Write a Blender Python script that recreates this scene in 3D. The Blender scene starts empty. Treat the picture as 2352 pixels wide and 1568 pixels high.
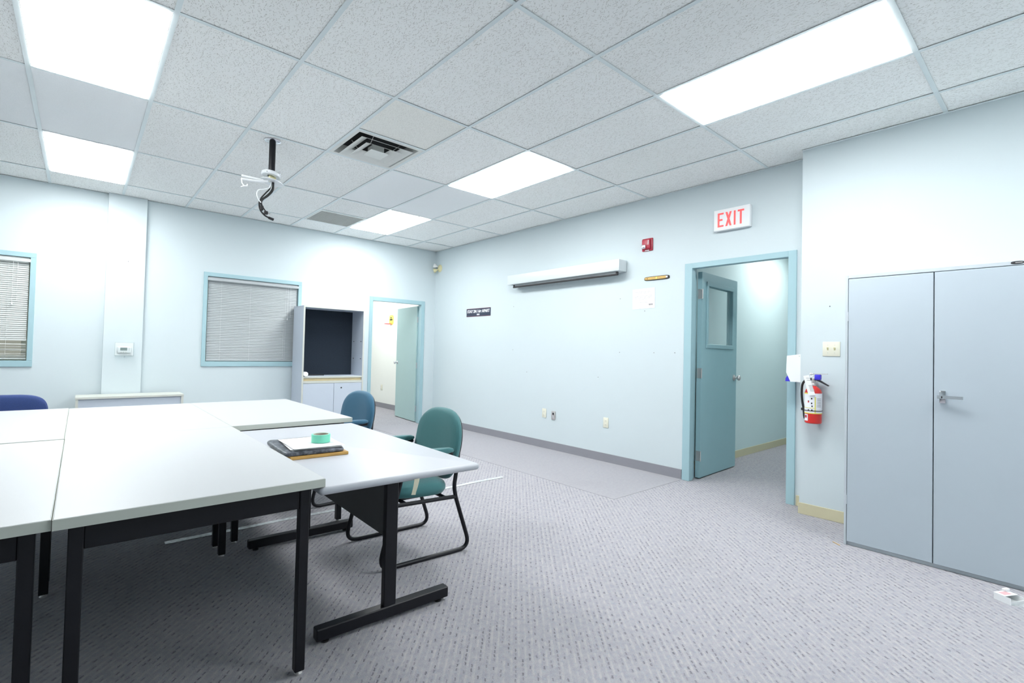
import bpy, bmesh, math, random
from mathutils import Vector, Matrix
random.seed(7)
PI = math.pi
sc = bpy.context.scene
COL = sc.collection

# ------------------------------------------------------------------ camera, world, exposure
YAW, PITCH, ROLL, FPX = 0.721144, 0.021019, 0.023298, 1128.25
cam_d = bpy.data.cameras.new('camera'); cam_d.sensor_width = 36.0; cam_d.lens = FPX / 2352 * 36
cam_d.clip_start = 0.05; cam_d.clip_end = 100
cam = bpy.data.objects.new('camera', cam_d); COL.objects.link(cam)
fw = Vector((math.sin(YAW) * math.cos(PITCH), math.cos(YAW) * math.cos(PITCH), math.sin(PITCH)))
ri = Vector((math.cos(YAW), -math.sin(YAW), 0)); up = ri.cross(fw)
r2 = ri * math.cos(ROLL) + up * math.sin(ROLL); u2 = -ri * math.sin(ROLL) + up * math.cos(ROLL)
cam.matrix_world = Matrix(((r2.x, u2.x, -fw.x, -1.5361), (r2.y, u2.y, -fw.y, -1.7728), (r2.z, u2.z, -fw.z, 1.2311), (0, 0, 0, 1)))
sc.camera = cam
w = bpy.data.worlds.new('world'); sc.world = w; w.use_nodes = True
w.node_tree.nodes['Background'].inputs[0].default_value = (0.80, 0.78, 0.66, 1)
w.node_tree.nodes['Background'].inputs[1].default_value = 0.45
sc.view_settings.view_transform = 'Standard'; sc.view_settings.look = 'None'
sc.view_settings.gamma = 1.0; sc.view_settings.use_curve_mapping = False
sc.view_settings.exposure = 0.0
PANEL = 25.0          # radiance of the ceiling panels
LAMPC = (0.975, 0.99, 0.992)

# ------------------------------------------------------------------ materials
def nodes(name):
    m = bpy.data.materials.new(name); m.use_nodes = True
    nt = m.node_tree; return m, nt, nt.nodes['Principled BSDF']
def N(nt, t, **k):
    n = nt.nodes.new(t)
    for a, v in k.items(): setattr(n, a, v)
    return n
def val(nt, sock, v):
    if hasattr(v, 'is_output'): nt.links.new(v, sock)
    else: sock.default_value = v
def M_(nt, op, a, b=0.0, c=0.0):
    n = N(nt, 'ShaderNodeMath', operation=op)
    val(nt, n.inputs[0], a); val(nt, n.inputs[1], b); val(nt, n.inputs[2], c)
    return n.outputs[0]
def mix(nt, f, a, b):
    n = N(nt, 'ShaderNodeMix', data_type='RGBA')
    val(nt, n.inputs[0], f); val(nt, n.inputs[6], a if hasattr(a, 'is_output') else (*a, 1)); val(nt, n.inputs[7], b if hasattr(b, 'is_output') else (*b, 1))
    return n.outputs[2]
def ramp(nt, f, lo, hi):
    n = N(nt, 'ShaderNodeMapRange'); n.clamp = True
    val(nt, n.inputs[0], f); n.inputs[1].default_value = lo; n.inputs[2].default_value = hi
    return n.outputs[0]
def noise(nt, vec, scale, detail=2.0, rough=0.5):
    n = N(nt, 'ShaderNodeTexNoise'); nt.links.new(vec, n.inputs['Vector'])
    n.inputs['Scale'].default_value = scale; n.inputs['Detail'].default_value = detail; n.inputs['Roughness'].default_value = rough
    return n.outputs[0]
def bump(nt, b, h, strength, dist=0.002):
    n = N(nt, 'ShaderNodeBump'); n.inputs['Strength'].default_value = strength; n.inputs['Distance'].default_value = dist
    nt.links.new(h, n.inputs['Height']); nt.links.new(n.outputs[0], b.inputs['Normal'])
def pm(name, col, rough=0.5, metal=0.0, var=0.04, vscale=6.0, grain=0.0, gscale=300.0, emit=0.0, trans=0.0, spec=0.5):
    m, nt, b = nodes(name)
    tc = N(nt, 'ShaderNodeTexCoord').outputs['Object']
    f = noise(nt, tc, vscale, 3)
    c = mix(nt, f, tuple(x * (1 - var) for x in col), tuple(min(1, x * (1 + var)) for x in col))
    nt.links.new(c, b.inputs['Base Color'])
    b.inputs['Roughness'].default_value = rough; b.inputs['Metallic'].default_value = metal
    b.inputs['Specular IOR Level'].default_value = spec
    if trans: b.inputs['Transmission Weight'].default_value = trans
    if grain: bump(nt, b, noise(nt, tc, gscale, 2), grain, 0.001)
    if emit:
        b.inputs['Emission Color'].default_value = (*col, 1); b.inputs['Emission Strength'].default_value = emit
    return m
MAT = {}
MAT['wall'] = pm('wall_paint', (0.612, 0.692, 0.718), 0.55, var=0.015, vscale=1.5, grain=0.12, gscale=180, spec=0.3)
MAT['white_wall'] = pm('office_wall_paint', (0.84, 0.86, 0.82), 0.6, var=0.015, vscale=2, grain=0.1, gscale=180, spec=0.3)
MAT['hall_wall'] = pm('hall_wall_paint', (0.62, 0.76, 0.77), 0.6, var=0.015, vscale=2, grain=0.1, gscale=180, spec=0.3)
MAT['trim'] = pm('teal_trim_paint', (0.36, 0.54, 0.59), 0.42, var=0.03, vscale=5)
MAT['trim_green'] = pm('grey_green_door_paint', (0.40, 0.56, 0.56), 0.45, var=0.02, vscale=5)
MAT['door_teal'] = pm('teal_door_paint', (0.31, 0.50, 0.545), 0.45, var=0.03, vscale=5)
MAT['base_grey'] = pm('grey_vinyl_base', (0.27, 0.27, 0.30), 0.5)
MAT['base_beige'] = pm('beige_vinyl_base', (0.60, 0.56, 0.38), 0.5)
MAT['grid'] = pm('white_tee_steel', (0.74, 0.81, 0.82), 0.4)
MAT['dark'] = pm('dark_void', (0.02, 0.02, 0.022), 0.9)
MAT['laminate'] = pm('white_laminate', (0.56, 0.578, 0.592), 0.38, var=0.015, vscale=3)
MAT['laminate_c'] = pm('cool_white_laminate', (0.51, 0.532, 0.575), 0.38, var=0.015, vscale=3)
MAT['edge'] = pm('warm_edge_band', (0.56, 0.59, 0.53), 0.5, var=0.03)
MAT['black'] = pm('black_powder_coat', (0.006, 0.0065, 0.010), 0.40, var=0.2, vscale=30, grain=0.05, spec=0.32)
MAT['panel_grey'] = pm('charcoal_modesty_panel', (0.075, 0.075, 0.078), 0.6)
MAT['grey_metal'] = pm('blue_grey_cabinet_steel', (0.46, 0.53, 0.585), 0.45, var=0.02, vscale=3)
MAT['grey_metal2'] = pm('pale_cabinet_frame_steel', (0.52, 0.575, 0.615), 0.45, var=0.02, vscale=3)
MAT['chrome'] = pm('bright_chrome', (0.80, 0.80, 0.83), 0.16, 1.0)
MAT['satin'] = pm('satin_nickel', (0.62, 0.60, 0.59), 0.42, 0.75)
MAT['cab_grey'] = pm('pale_grey_melamine', (0.52, 0.58, 0.66), 0.5, var=0.02)
MAT['cab_edge'] = pm('cream_grey_edging', (0.58, 0.60, 0.55), 0.5)
MAT['plywood'] = pm('raw_plywood', (0.72, 0.60, 0.36), 0.7, var=0.1, vscale=20)
MAT['felt'] = pm('dark_navy_felt', (0.014, 0.023, 0.036), 0.95, var=0.2, vscale=60, grain=0.3, gscale=500)
MAT['cream'] = pm('ivory_plastic', (0.76, 0.75, 0.63), 0.4)
MAT['white_pl'] = pm('white_plastic', (0.84, 0.86, 0.87), 0.35)
MAT['slat'] = pm('pale_grey_blind_vinyl', (0.44, 0.475, 0.49), 0.4, var=0.02)
MAT['slat2'] = pm('off_white_blind_vinyl', (0.60, 0.63, 0.62), 0.4, var=0.02)
MAT['cord'] = pm('white_cord', (0.72, 0.74, 0.74), 0.6)
MAT['screenw'] = pm('white_enamel_case', (0.65, 0.705, 0.72), 0.35, var=0.01)
MAT['red'] = pm('red_enamel', (0.62, 0.03, 0.025), 0.3)
MAT['crimson'] = pm('crimson_plastic', (0.42, 0.02, 0.045), 0.35)
MAT['glow_red'] = pm('glowing_red', (0.95, 0.10, 0.10), 0.4, emit=0.45, var=0.0)
MAT['navy_sign'] = pm('navy_sign_vinyl', (0.022, 0.032, 0.065), 0.35, var=0.2, vscale=8)
MAT['maroon'] = pm('maroon_line', (0.25, 0.04, 0.07), 0.5)
MAT['print_white'] = pm('white_print', (0.85, 0.86, 0.90), 0.5)
MAT['print_grey'] = pm('grey_print', (0.22, 0.22, 0.24), 0.6)
MAT['print_pale'] = pm('pale_grey_print', (0.50, 0.50, 0.52), 0.6)
MAT['print_black'] = pm('black_print', (0.03, 0.03, 0.035), 0.6)
MAT['yellow'] = pm('yellow_print', (0.80, 0.75, 0.15), 0.5)
MAT['paper'] = pm('white_paper', (0.86, 0.87, 0.88), 0.7, var=0.01)
MAT['wood'] = pm('honey_wood', (0.66, 0.38, 0.10), 0.45, var=0.18, vscale=12)
MAT['amber'] = pm('amber_wood_strip', (0.62, 0.40, 0.12), 0.45, var=0.15, vscale=40)
MAT['mint'] = pm('mint_tape', (0.22, 0.78, 0.56), 0.5)
MAT['card'] = pm('cardboard_core', (0.62, 0.56, 0.48), 0.8)
MAT['masking'] = pm('masking_tape', (0.60, 0.58, 0.44), 0.7)
MAT['blue_pl'] = pm('royal_blue_plastic', (0.05, 0.04, 0.62), 0.35)
MAT['rubber'] = pm('black_rubber', (0.012, 0.012, 0.014), 0.55)
def clear_mat(name, tint, refl):
    m, nt, b = nodes(name); out = nt.nodes['Material Output']
    tr = N(nt, 'ShaderNodeBsdfTransparent'); tr.inputs[0].default_value = (*tint, 1)
    b.inputs['Base Color'].default_value = (*tint, 1); b.inputs['Roughness'].default_value = 0.05
    lw = N(nt, 'ShaderNodeLayerWeight'); lw.inputs[0].default_value = 0.25
    mx = N(nt, 'ShaderNodeMixShader'); nt.links.new(M_(nt, 'MULTIPLY_ADD', lw.outputs['Facing'], refl, 0.03), mx.inputs[0])
    nt.links.new(tr.outputs[0], mx.inputs[1]); nt.links.new(b.outputs[0], mx.inputs[2]); nt.links.new(mx.outputs[0], out.inputs['Surface']); return m
MAT['clear'] = clear_mat('clear_plastic', (0.97, 0.985, 0.985), 0.30)
MAT['glass'] = clear_mat('window_glass', (0.95, 0.98, 0.98), 0.22)
MAT['lcd'] = pm('grey_lcd', (0.20, 0.26, 0.25), 0.25)
MAT['vent'] = pm('pale_grey_vent_enamel', (0.74, 0.75, 0.72), 0.45, var=0.05, vscale=10)
MAT['alu'] = pm('white_enamel_bracket', (0.80, 0.83, 0.86), 0.25, 0.15)
MAT['brass'] = pm('aged_cream_lamp_shell', (0.68, 0.64, 0.38), 0.4)
MAT['stick'] = pm('tan_wood_splinter', (0.55, 0.40, 0.22), 0.7)

# diffuser of the ceiling panels
m, nt, b = nodes('lit_diffuser'); b.inputs['Base Color'].default_value = (0.9, 0.9, 0.9, 1)
b.inputs['Emission Color'].default_value = (*LAMPC, 1); b.inputs['Emission Strength'].default_value = PANEL; MAT['lit'] = m
m, nt, b = nodes('dim_lit_diffuser'); b.inputs['Base Color'].default_value = (0.9, 0.9, 0.9, 1)
b.inputs['Emission Color'].default_value = (*LAMPC, 1); b.inputs['Emission Strength'].default_value = PANEL * 0.55; MAT['lit_dim'] = m
MAT['lit_office'] = m.copy(); MAT['lit_office'].node_tree.nodes['Principled BSDF'].inputs['Emission Strength'].default_value = PANEL * 0.95

# slate / wrapped black slab
m, nt, b = nodes('creased_black_film'); tc = N(nt, 'ShaderNodeTexCoord').outputs['Object']
f = noise(nt, tc, 28, 6, 0.7); nt.links.new(mix(nt, ramp(nt, f, 0.42, 0.72), (0.035, 0.04, 0.05), (0.22, 0.24, 0.28)), b.inputs['Base Color'])
b.inputs['Roughness'].default_value = 0.3; bump(nt, b, f, 0.5, 0.004); MAT['film'] = m

# tape stuck on the carpet
m, nt, b = nodes('clear_floor_tape'); tc = N(nt, 'ShaderNodeTexCoord').outputs['Object']
f = noise(nt, tc, 40, 4); nt.links.new(mix(nt, ramp(nt, f, .35, .7), (0.50, 0.54, 0.56), (0.80, 0.86, 0.88)), b.inputs['Base Color'])
b.inputs['Roughness'].default_value = 0.25; MAT['floor_tape'] = m

def fabric(name, col, var=0.12, tweed=0.0):
    m, nt, b = nodes(name); tc = N(nt, 'ShaderNodeTexCoord').outputs['Object']
    a = noise(nt, tc, 420, 2); d = noise(nt, tc, 5, 3)
    c = mix(nt, a, tuple(x * (1 - var - tweed) for x in col), tuple(x * (1 + var + tweed) for x in col))
    c2 = mix(nt, M_(nt, 'MULTIPLY', d, 0.2), c, tuple(min(1, x * 1.5) for x in col))
    nt.links.new(c2, b.inputs['Base Color']); b.inputs['Roughness'].default_value = 0.9
    b.inputs['Sheen Weight'].default_value = 0.35; b.inputs['Sheen Roughness'].default_value = 0.4
    bump(nt, b, a, 0.25, 0.001); return m
MAT['green_fab'] = fabric('teal_green_upholstery', (0.055, 0.178, 0.188))
MAT['blue_fab'] = fabric('steel_blue_upholstery', (0.036, 0.125, 0.205))
MAT['navy_fab'] = fabric('navy_tweed_upholstery', (0.030, 0.058, 0.19), 0.2, 0.35)

# mineral fibre ceiling tiles
def tile_mat(name, base, amount, seg, wid, scale, dark=(0.34, 0.31, 0.27)):
    m, nt, b = nodes(name)
    g = N(nt, 'ShaderNodeNewGeometry'); pos = g.outputs['Position']
    dn = N(nt, 'ShaderNodeTexNoise'); nt.links.new(pos, dn.inputs['Vector']); dn.inputs['Scale'].default_value = 55; dn.inputs['Detail'].default_value = 1
    dv = N(nt, 'ShaderNodeVectorMath', operation='MULTIPLY_ADD')
    nt.links.new(dn.outputs[1], dv.inputs[0]); dv.inputs[1].default_value = (0.016, 0.016, 0); nt.links.new(pos, dv.inputs[2])
    fl = N(nt, 'ShaderNodeVectorMath', operation='MULTIPLY'); nt.links.new(dv.outputs[0], fl.inputs[0]); fl.inputs[1].default_value = (1, 1, 0)
    total = None
    for k, (sc_, sg, wd) in enumerate(((scale, seg, wid), (scale * 1.6, seg * 0.32, wid * 0.9))):
        v = N(nt, 'ShaderNodeTexVoronoi'); v.voronoi_dimensions = '2D'; v.inputs['Scale'].default_value = sc_
        off = N(nt, 'ShaderNodeVectorMath', operation='ADD'); nt.links.new(fl.outputs[0], off.inputs[0]); off.inputs[1].default_value = (k * 3.7, k * 1.3, 0)
        nt.links.new(off.outputs[0], v.inputs['Vector'])
        d = N(nt, 'ShaderNodeVectorMath', operation='SUBTRACT'); nt.links.new(off.outputs[0], d.inputs[0]); nt.links.new(v.outputs['Position'], d.inputs[1])
        sx = N(nt, 'ShaderNodeSeparateColor'); nt.links.new(v.outputs['Color'], sx.inputs[0])
        ang = M_(nt, 'MULTIPLY_ADD', sx.outputs[0], 1.5, 0.82)
        rt = N(nt, 'ShaderNodeVectorRotate', rotation_type='Z_AXIS'); nt.links.new(d.outputs[0], rt.inputs['Vector']); nt.links.new(ang, rt.inputs['Angle'])
        sp = N(nt, 'ShaderNodeSeparateXYZ'); nt.links.new(rt.outputs[0], sp.inputs[0])
        ax = M_(nt, 'ABSOLUTE', sp.outputs[0]); ay = M_(nt, 'ABSOLUTE', sp.outputs[1])
        ln = M_(nt, 'MULTIPLY_ADD', sx.outputs[1], sg, sg * 0.3)
        inx = M_(nt, 'LESS_THAN', ax, ln); iny = M_(nt, 'SUBTRACT', 1.0, ramp(nt, ay, wd * 0.5, wd * 1.2))
        on_ = M_(nt, 'GREATER_THAN', sx.outputs[2], 0.42)
        h = M_(nt, 'MULTIPLY', M_(nt, 'MULTIPLY', inx, iny), on_)
        total = h if total is None else M_(nt, 'MAXIMUM', total, h)
    ob = N(nt, 'ShaderNodeObjectInfo')
    tint = mix(nt, ob.outputs['Random'], tuple(x * 0.965 for x in base), tuple(min(1, x * 1.02) for x in base))
    lowf = noise(nt, pos, 2.2, 3)
    tint2 = mix(nt, M_(nt, 'MULTIPLY', lowf, 0.12), tint, (0.78, 0.74, 0.62))
    c = mix(nt, M_(nt, 'MULTIPLY', total, amount), tint2, dark)
    nt.links.new(c, b.inputs['Base Color']); b.inputs['Roughness'].default_value = 0.95; b.inputs['Specular IOR Level'].default_value = 0.1
    fine = noise(nt, pos, 500, 2)
    bump(nt, b, M_(nt, 'SUBTRACT', M_(nt, 'MULTIPLY', fine, 0.25), total), 0.45, 0.0015)
    return m
MAT['tile'] = tile_mat('fissured_ceiling_tile', (0.955, 0.965, 0.955), 0.50, 0.011, 0.0014, 50)
MAT['tile_fine'] = tile_mat('fine_fissured_tile', (0.94, 0.94, 0.90), 0.38, 0.005, 0.001, 95)
MAT['tile_smooth'] = tile_mat('smooth_pale_tile', (0.93, 0.955, 0.97), 0.06, 0.004, 0.001, 110)

# carpet: diagonal rows of tufts
def carpet(name, plain=False):
    m, nt, b = nodes(name)
    pos = N(nt, 'ShaderNodeNewGeometry').outputs['Position']
    wob = N(nt, 'ShaderNodeTexNoise'); nt.links.new(pos, wob.inputs['Vector']); wob.inputs['Scale'].default_value = 60; wob.inputs['Detail'].default_value = 2
    dv = N(nt, 'ShaderNodeVectorMath', operation='MULTIPLY_ADD'); nt.links.new(wob.outputs[1], dv.inputs[0]); dv.inputs[1].default_value = (0.010, 0.010, 0); nt.links.new(pos, dv.inputs[2])
    rt = N(nt, 'ShaderNodeVectorRotate', rotation_type='Z_AXIS'); nt.links.new(dv.outputs[0], rt.inputs['Vector']); rt.inputs['Angle'].default_value = math.radians(42)
    sp = N(nt, 'ShaderNodeSeparateXYZ'); nt.links.new(rt.outputs[0], sp.inputs[0])
    u = M_(nt, 'DIVIDE', sp.outputs[0], 0.0285); fu = M_(nt, 'FRACT', u); iu = M_(nt, 'FLOOR', u)
    v = M_(nt, 'ADD', M_(nt, 'DIVIDE', sp.outputs[1], 0.027), M_(nt, 'MULTIPLY', iu, 0.5)); fv = M_(nt, 'FRACT', v); iv = M_(nt, 'FLOOR', v)
    cb = N(nt, 'ShaderNodeCombineXYZ'); nt.links.new(iu, cb.inputs[0]); nt.links.new(iv, cb.inputs[1])
    wn = N(nt, 'ShaderNodeTexWhiteNoise', noise_dimensions='2D'); nt.links.new(cb.outputs[0], wn.inputs['Vector'])
    sw = N(nt, 'ShaderNodeSeparateColor'); nt.links.new(wn.outputs['Color'], sw.inputs[0])
    grain = noise(nt, pos, 260, 3, 0.7); blot = noise(nt, pos, 34, 3, 0.6); broad = noise(nt, pos, 1.1, 4, 0.6)
    c = mix(nt, ramp(nt, blot, 0.35, 0.65), (0.285, 0.288, 0.325), (0.365, 0.355, 0.375))
    c = mix(nt, M_(nt, 'MULTIPLY', ramp(nt, noise(nt, pos, 75, 2), 0.55, 0.72), 0.55), c, (0.30, 0.36, 0.42))
    c = mix(nt, M_(nt, 'MULTIPLY', ramp(nt, noise(nt, rt.outputs[0], 90, 2), 0.58, 0.72), 0.5), c, (0.40, 0.32, 0.37))
    if not plain:
        light = M_(nt, 'SUBTRACT', 1.0, ramp(nt, M_(nt, 'ABSOLUTE', M_(nt, 'SUBTRACT', fu, 0.72)), 0.06, 0.22))
        c = mix(nt, M_(nt, 'MULTIPLY', light, M_(nt, 'MULTIPLY_ADD', sw.outputs[1], 0.46, 0.02)), c, (0.54, 0.51, 0.48))
        fl = M_(nt, 'SUBTRACT', 1.0, ramp(nt, M_(nt, 'ABSOLUTE', M_(nt, 'SUBTRACT', fu, 0.25)), 0.05, 0.16))
        fl2 = M_(nt, 'SUBTRACT', 1.0, ramp(nt, M_(nt, 'ABSOLUTE', M_(nt, 'SUBTRACT', fv, 0.5)), 0.22, 0.42))
        dk = M_(nt, 'MULTIPLY', M_(nt, 'MULTIPLY', fl, fl2), ramp(nt, sw.outputs[0], 0.35, 1.0))
        c = mix(nt, M_(nt, 'MULTIPLY', dk, 0.80), c, (0.115, 0.11, 0.135))
        h = M_(nt, 'SUBTRACT', M_(nt, 'MULTIPLY', grain, 0.5), dk)
    else:
        h = grain
        c = mix(nt, 0.55, c, (0.355, 0.35, 0.37))
    c = mix(nt, M_(nt, 'MULTIPLY', ramp(nt, grain, 0.35, 0.7), 0.45), c, (0.52, 0.51, 0.53))
    c = mix(nt, M_(nt, 'MULTIPLY', ramp(nt, broad, 0.55, 0.8), 0.22), c, (0.27, 0.265, 0.27))
    nt.links.new(c, b.inputs['Base Color']); b.inputs['Roughness'].default_value = 1.0; b.inputs['Specular IOR Level'].default_value = 0.05
    bump(nt, b, h, 0.7, 0.004); return m
MAT['carpet'] = carpet('woven_grey_carpet'); MAT['carpet_plain'] = carpet('plain_grey_carpet', True)

# ------------------------------------------------------------------ mesh helpers
def box(bm, x0, x1, y0, y1, z0, z1, bev=0.0, seg=2):
    vs = [bm.verts.new((x, y, z)) for x in (x0, x1) for y in (y0, y1) for z in (z0, z1)]
    q = [(0, 1, 3, 2), (4, 6, 7, 5), (0, 4, 5, 1), (2, 3, 7, 6), (0, 2, 6, 4), (1, 5, 7, 3)]
    fs = [bm.faces.new([vs[i] for i in f]) for f in q]
    if bev:
        es = list({e for f in fs for e in f.edges})
        bmesh.ops.bevel(bm, geom=es, offset=bev, segments=seg, profile=0.5, affect='EDGES')
    return bm
def B(x0, x1, y0, y1, z0, z1, bev=0.0, seg=2): return box(bmesh.new(), x0, x1, y0, y1, z0, z1, bev, seg)
def rounded_path(pts, rad=0.03, n=5):
    pts = [Vector(p) for p in pts]; out = [pts[0]]
    for i in range(1, len(pts) - 1):
        a, p, c = pts[i - 1], pts[i], pts[i + 1]
        d1 = (a - p); d2 = (c - p); r = min(rad[i - 1] if isinstance(rad, (list, tuple)) else rad, d1.length * .45, d2.length * .45)
        s, e = p + d1.normalized() * r, p + d2.normalized() * r
        for k in range(n + 1):
            t = k / n; out.append(s * (1 - t) ** 2 + p * 2 * t * (1 - t) + e * t * t)
    out.append(pts[-1]); return out
def tube(bm, pts, r, seg=8, cap=True):
    pts = [Vector(p) for p in pts]; rings = []; nrm = None
    for i, p in enumerate(pts):
        t = (pts[min(i + 1, len(pts) - 1)] - pts[max(i - 1, 0)]).normalized()
        if nrm is None:
            nrm = t.cross(Vector((0, 0, 1)))
            if nrm.length < 1e-3: nrm = t.cross(Vector((1, 0, 0)))
        nrm = (nrm - t * nrm.dot(t)).normalized(); bn = t.cross(nrm)
        rr = r[i] if isinstance(r, (list, tuple)) else r
        rings.append([bm.verts.new(p + (nrm * math.cos(2 * PI * k / seg) + bn * math.sin(2 * PI * k / seg)) * rr) for k in range(seg)])
    for a, c in zip(rings, rings[1:]):
        for k in range(seg): bm.faces.new((a[k], a[(k + 1) % seg], c[(k + 1) % seg], c[k]))
    if cap: bm.faces.new(rings[0][::-1]); bm.faces.new(rings[-1])
    return bm
def T(pts, r, seg=8): return tube(bmesh.new(), pts, r, seg)
def lathe(bm, prof, seg=24, mtx=None, a0=0.0, a1=2 * PI):
    full = abs(a1 - a0 - 2 * PI) < 1e-6; n = seg if full else seg + 1; rings = []
    for r, z in prof:
        ring = []
        for k in range(n):
            a = a0 + (a1 - a0) * k / seg; v = Vector((r * math.cos(a), r * math.sin(a), z))
            ring.append(bm.verts.new(mtx @ v if mtx else v))
        rings.append(ring)
    for a, c in zip(rings, rings[1:]):
        for k in range(n if full else n - 1):
            bm.faces.new((a[k], a[(k + 1) % n], c[(k + 1) % n], c[k]))
    if full:
        if prof[0][0] > 1e-6: bm.faces.new(rings[0][::-1])
        if prof[-1][0] > 1e-6: bm.faces.new(rings[-1])
    bmesh.ops.remove_doubles(bm, verts=[v for r in rings for v in r], dist=1e-6)
    return bm
def prism(bm, poly, axis, a, b):
    def P(u, v, w_): return {'x': (w_, u, v), 'y': (u, w_, v), 'z': (u, v, w_)}[axis]
    lo = [bm.verts.new(P(u, v, a)) for u, v in poly]; hi = [bm.verts.new(P(u, v, b)) for u, v in poly]
    bm.faces.new(lo[::-1]); bm.faces.new(hi); n = len(poly)
    for i in range(n): bm.faces.new((lo[i], lo[(i + 1) % n], hi[(i + 1) % n], hi[i]))
    bmesh.ops.recalc_face_normals(bm, faces=bm.faces); return bm
def pad(bm, a, c, prof, n=3.0, seg=40, deform=None, axis='z', taper=0.0):
    """cushion: stacked super-ellipse rings; prof = [(inset scale, height)]"""
    rings = []
    for s, h in prof:
        ring = []
        for k in range(seg):
            t = 2 * PI * k / seg; ct, st = math.cos(t), math.sin(t)
            x = a * math.copysign(abs(ct) ** (2 / n), ct); y = c * math.copysign(abs(st) ** (2 / n), st)
            x *= 1 + taper * y / c
            p = Vector((x * s if s > .5 else x * s, y * s, h)); ring.append(p)
        rings.append(ring)
    vr = []
    for ring in rings: vr.append([bm.verts.new(deform(p) if deform else p) for p in ring])
    for p_, q_ in zip(vr, vr[1:]):
        for k in range(seg): bm.faces.new((p_[k], p_[(k + 1) % seg], q_[(k + 1) % seg], q_[k]))
    for ring, h, fl in ((vr[0], prof[0][1], True), (vr[-1], prof[-1][1], False)):
        cv = Vector((0, 0, h)); cv = bm.verts.new(deform(cv) if deform else cv)
        for k in range(seg):
            f = (ring[k], ring[(k + 1) % seg], cv); bm.faces.new(f[::-1] if fl else f)
    bmesh.ops.recalc_face_normals(bm, faces=bm.faces); return bm
def thick(bm, th):
    fs = list(bm.faces); r = bmesh.ops.extrude_face_region(bm, geom=fs)
    vs = [g for g in r['geom'] if isinstance(g, bmesh.types.BMVert)]
    for v in vs: v.co.z += th
    bmesh.ops.recalc_face_normals(bm, faces=bm.faces)
def thick_y(bm, th):
    fs = list(bm.faces); r = bmesh.ops.extrude_face_region(bm, geom=fs)
    for v in [g for g in r['geom'] if isinstance(g, bmesh.types.BMVert)]: v.co.y += th
    bmesh.ops.recalc_face_normals(bm, faces=bm.faces)
def mesh_of(name, bm, sharp=35):
    me = bpy.data.meshes.new(name); bm.normal_update(); bm.to_mesh(me); bm.free()
    for p in me.polygons: p.use_smooth = True
    me.set_sharp_from_angle(angle=math.radians(sharp)); return me
def obj(name, bm, mat, parent=None, loc=None, rot=None, sharp=35):
    me = bm if isinstance(bm, bpy.types.Mesh) else mesh_of(name, bm, sharp)
    if not me.materials: me.materials.append(MAT[mat] if isinstance(mat, str) else mat)
    o = bpy.data.objects.new(name, me); COL.objects.link(o)
    if loc: o.location = loc
    if rot: o.rotation_euler = rot
    if parent: o.parent = parent
    return o
def tag(o, label, cat, group=None):
    o['label'] = label; o['category'] = cat
    if group: o['group'] = group
    return o
def thing(name, label, cat, loc=(0, 0, 0), rotz=0.0, group=None, rot=None):
    o = bpy.data.objects.new(name, None); COL.objects.link(o); o.empty_display_size = 0.1
    o.location = loc; o.rotation_euler = rot or (0, 0, rotz); return tag(o, label, cat, group)
def struct(name, bm, mat, **k):
    o = obj(name, bm, mat, **k); o['kind'] = 'structure'; return o
def sgroup(name, loc, rotz=0.0):
    o = bpy.data.objects.new(name, None); COL.objects.link(o); o.location = loc; o.rotation_euler = (0, 0, rotz); o['kind'] = 'structure'; o.empty_display_size = .1
    return o
def copy_tree(o, parent=None):
    c = o.copy(); COL.objects.link(c); c.parent = parent
    for ch in list(o.children): copy_tree(ch, c)
    return c
def text_mesh(body, size, depth=0.0006, offset=0.0, small=None, shear=0.0, space=1.0):
    cu = bpy.data.curves.new('lettering', 'FONT'); cu.body = body; cu.size = size; cu.extrude = depth / 2; cu.offset = offset
    cu.align_x = 'CENTER'; cu.align_y = 'CENTER'; cu.shear = shear; cu.space_character = space; cu.resolution_u = 3
    if small:
        cu.small_caps_scale = 0.72
        for i in small: cu.body_format[i].use_small_caps = True
    o = bpy.data.objects.new('lettering_tmp', cu); COL.objects.link(o)
    bpy.context.view_layer.update()
    me = bpy.data.meshes.new_from_object(o.evaluated_get(bpy.context.evaluated_depsgraph_get()))
    bpy.data.objects.remove(o); me.name = 'lettering'; return me
UPRIGHT = (PI / 2, 0, 0)       # text facing local -y

# ------------------------------------------------------------------ the room
XR, XN, YF, H = 3.01, 2.81, 5.42, 2.91       # right wall, boxed-out wall, far wall, ceiling
XL, YB, TW, TL = -4.27, -3.66, 0.6096, 1.2192
D1 = (-0.176, 0.705, 2.10)                   # doorway in the right wall (y0, y1, head)
D2 = (1.875, 2.742, 1.982)                   # doorway in the far wall (x0, x1, head)
W1 = (-0.349, 0.752, 1.022, 2.098)           # window openings (x0, x1, z0, z1)
W2 = (-3.05, -1.950, 1.022, 2.098)

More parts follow.
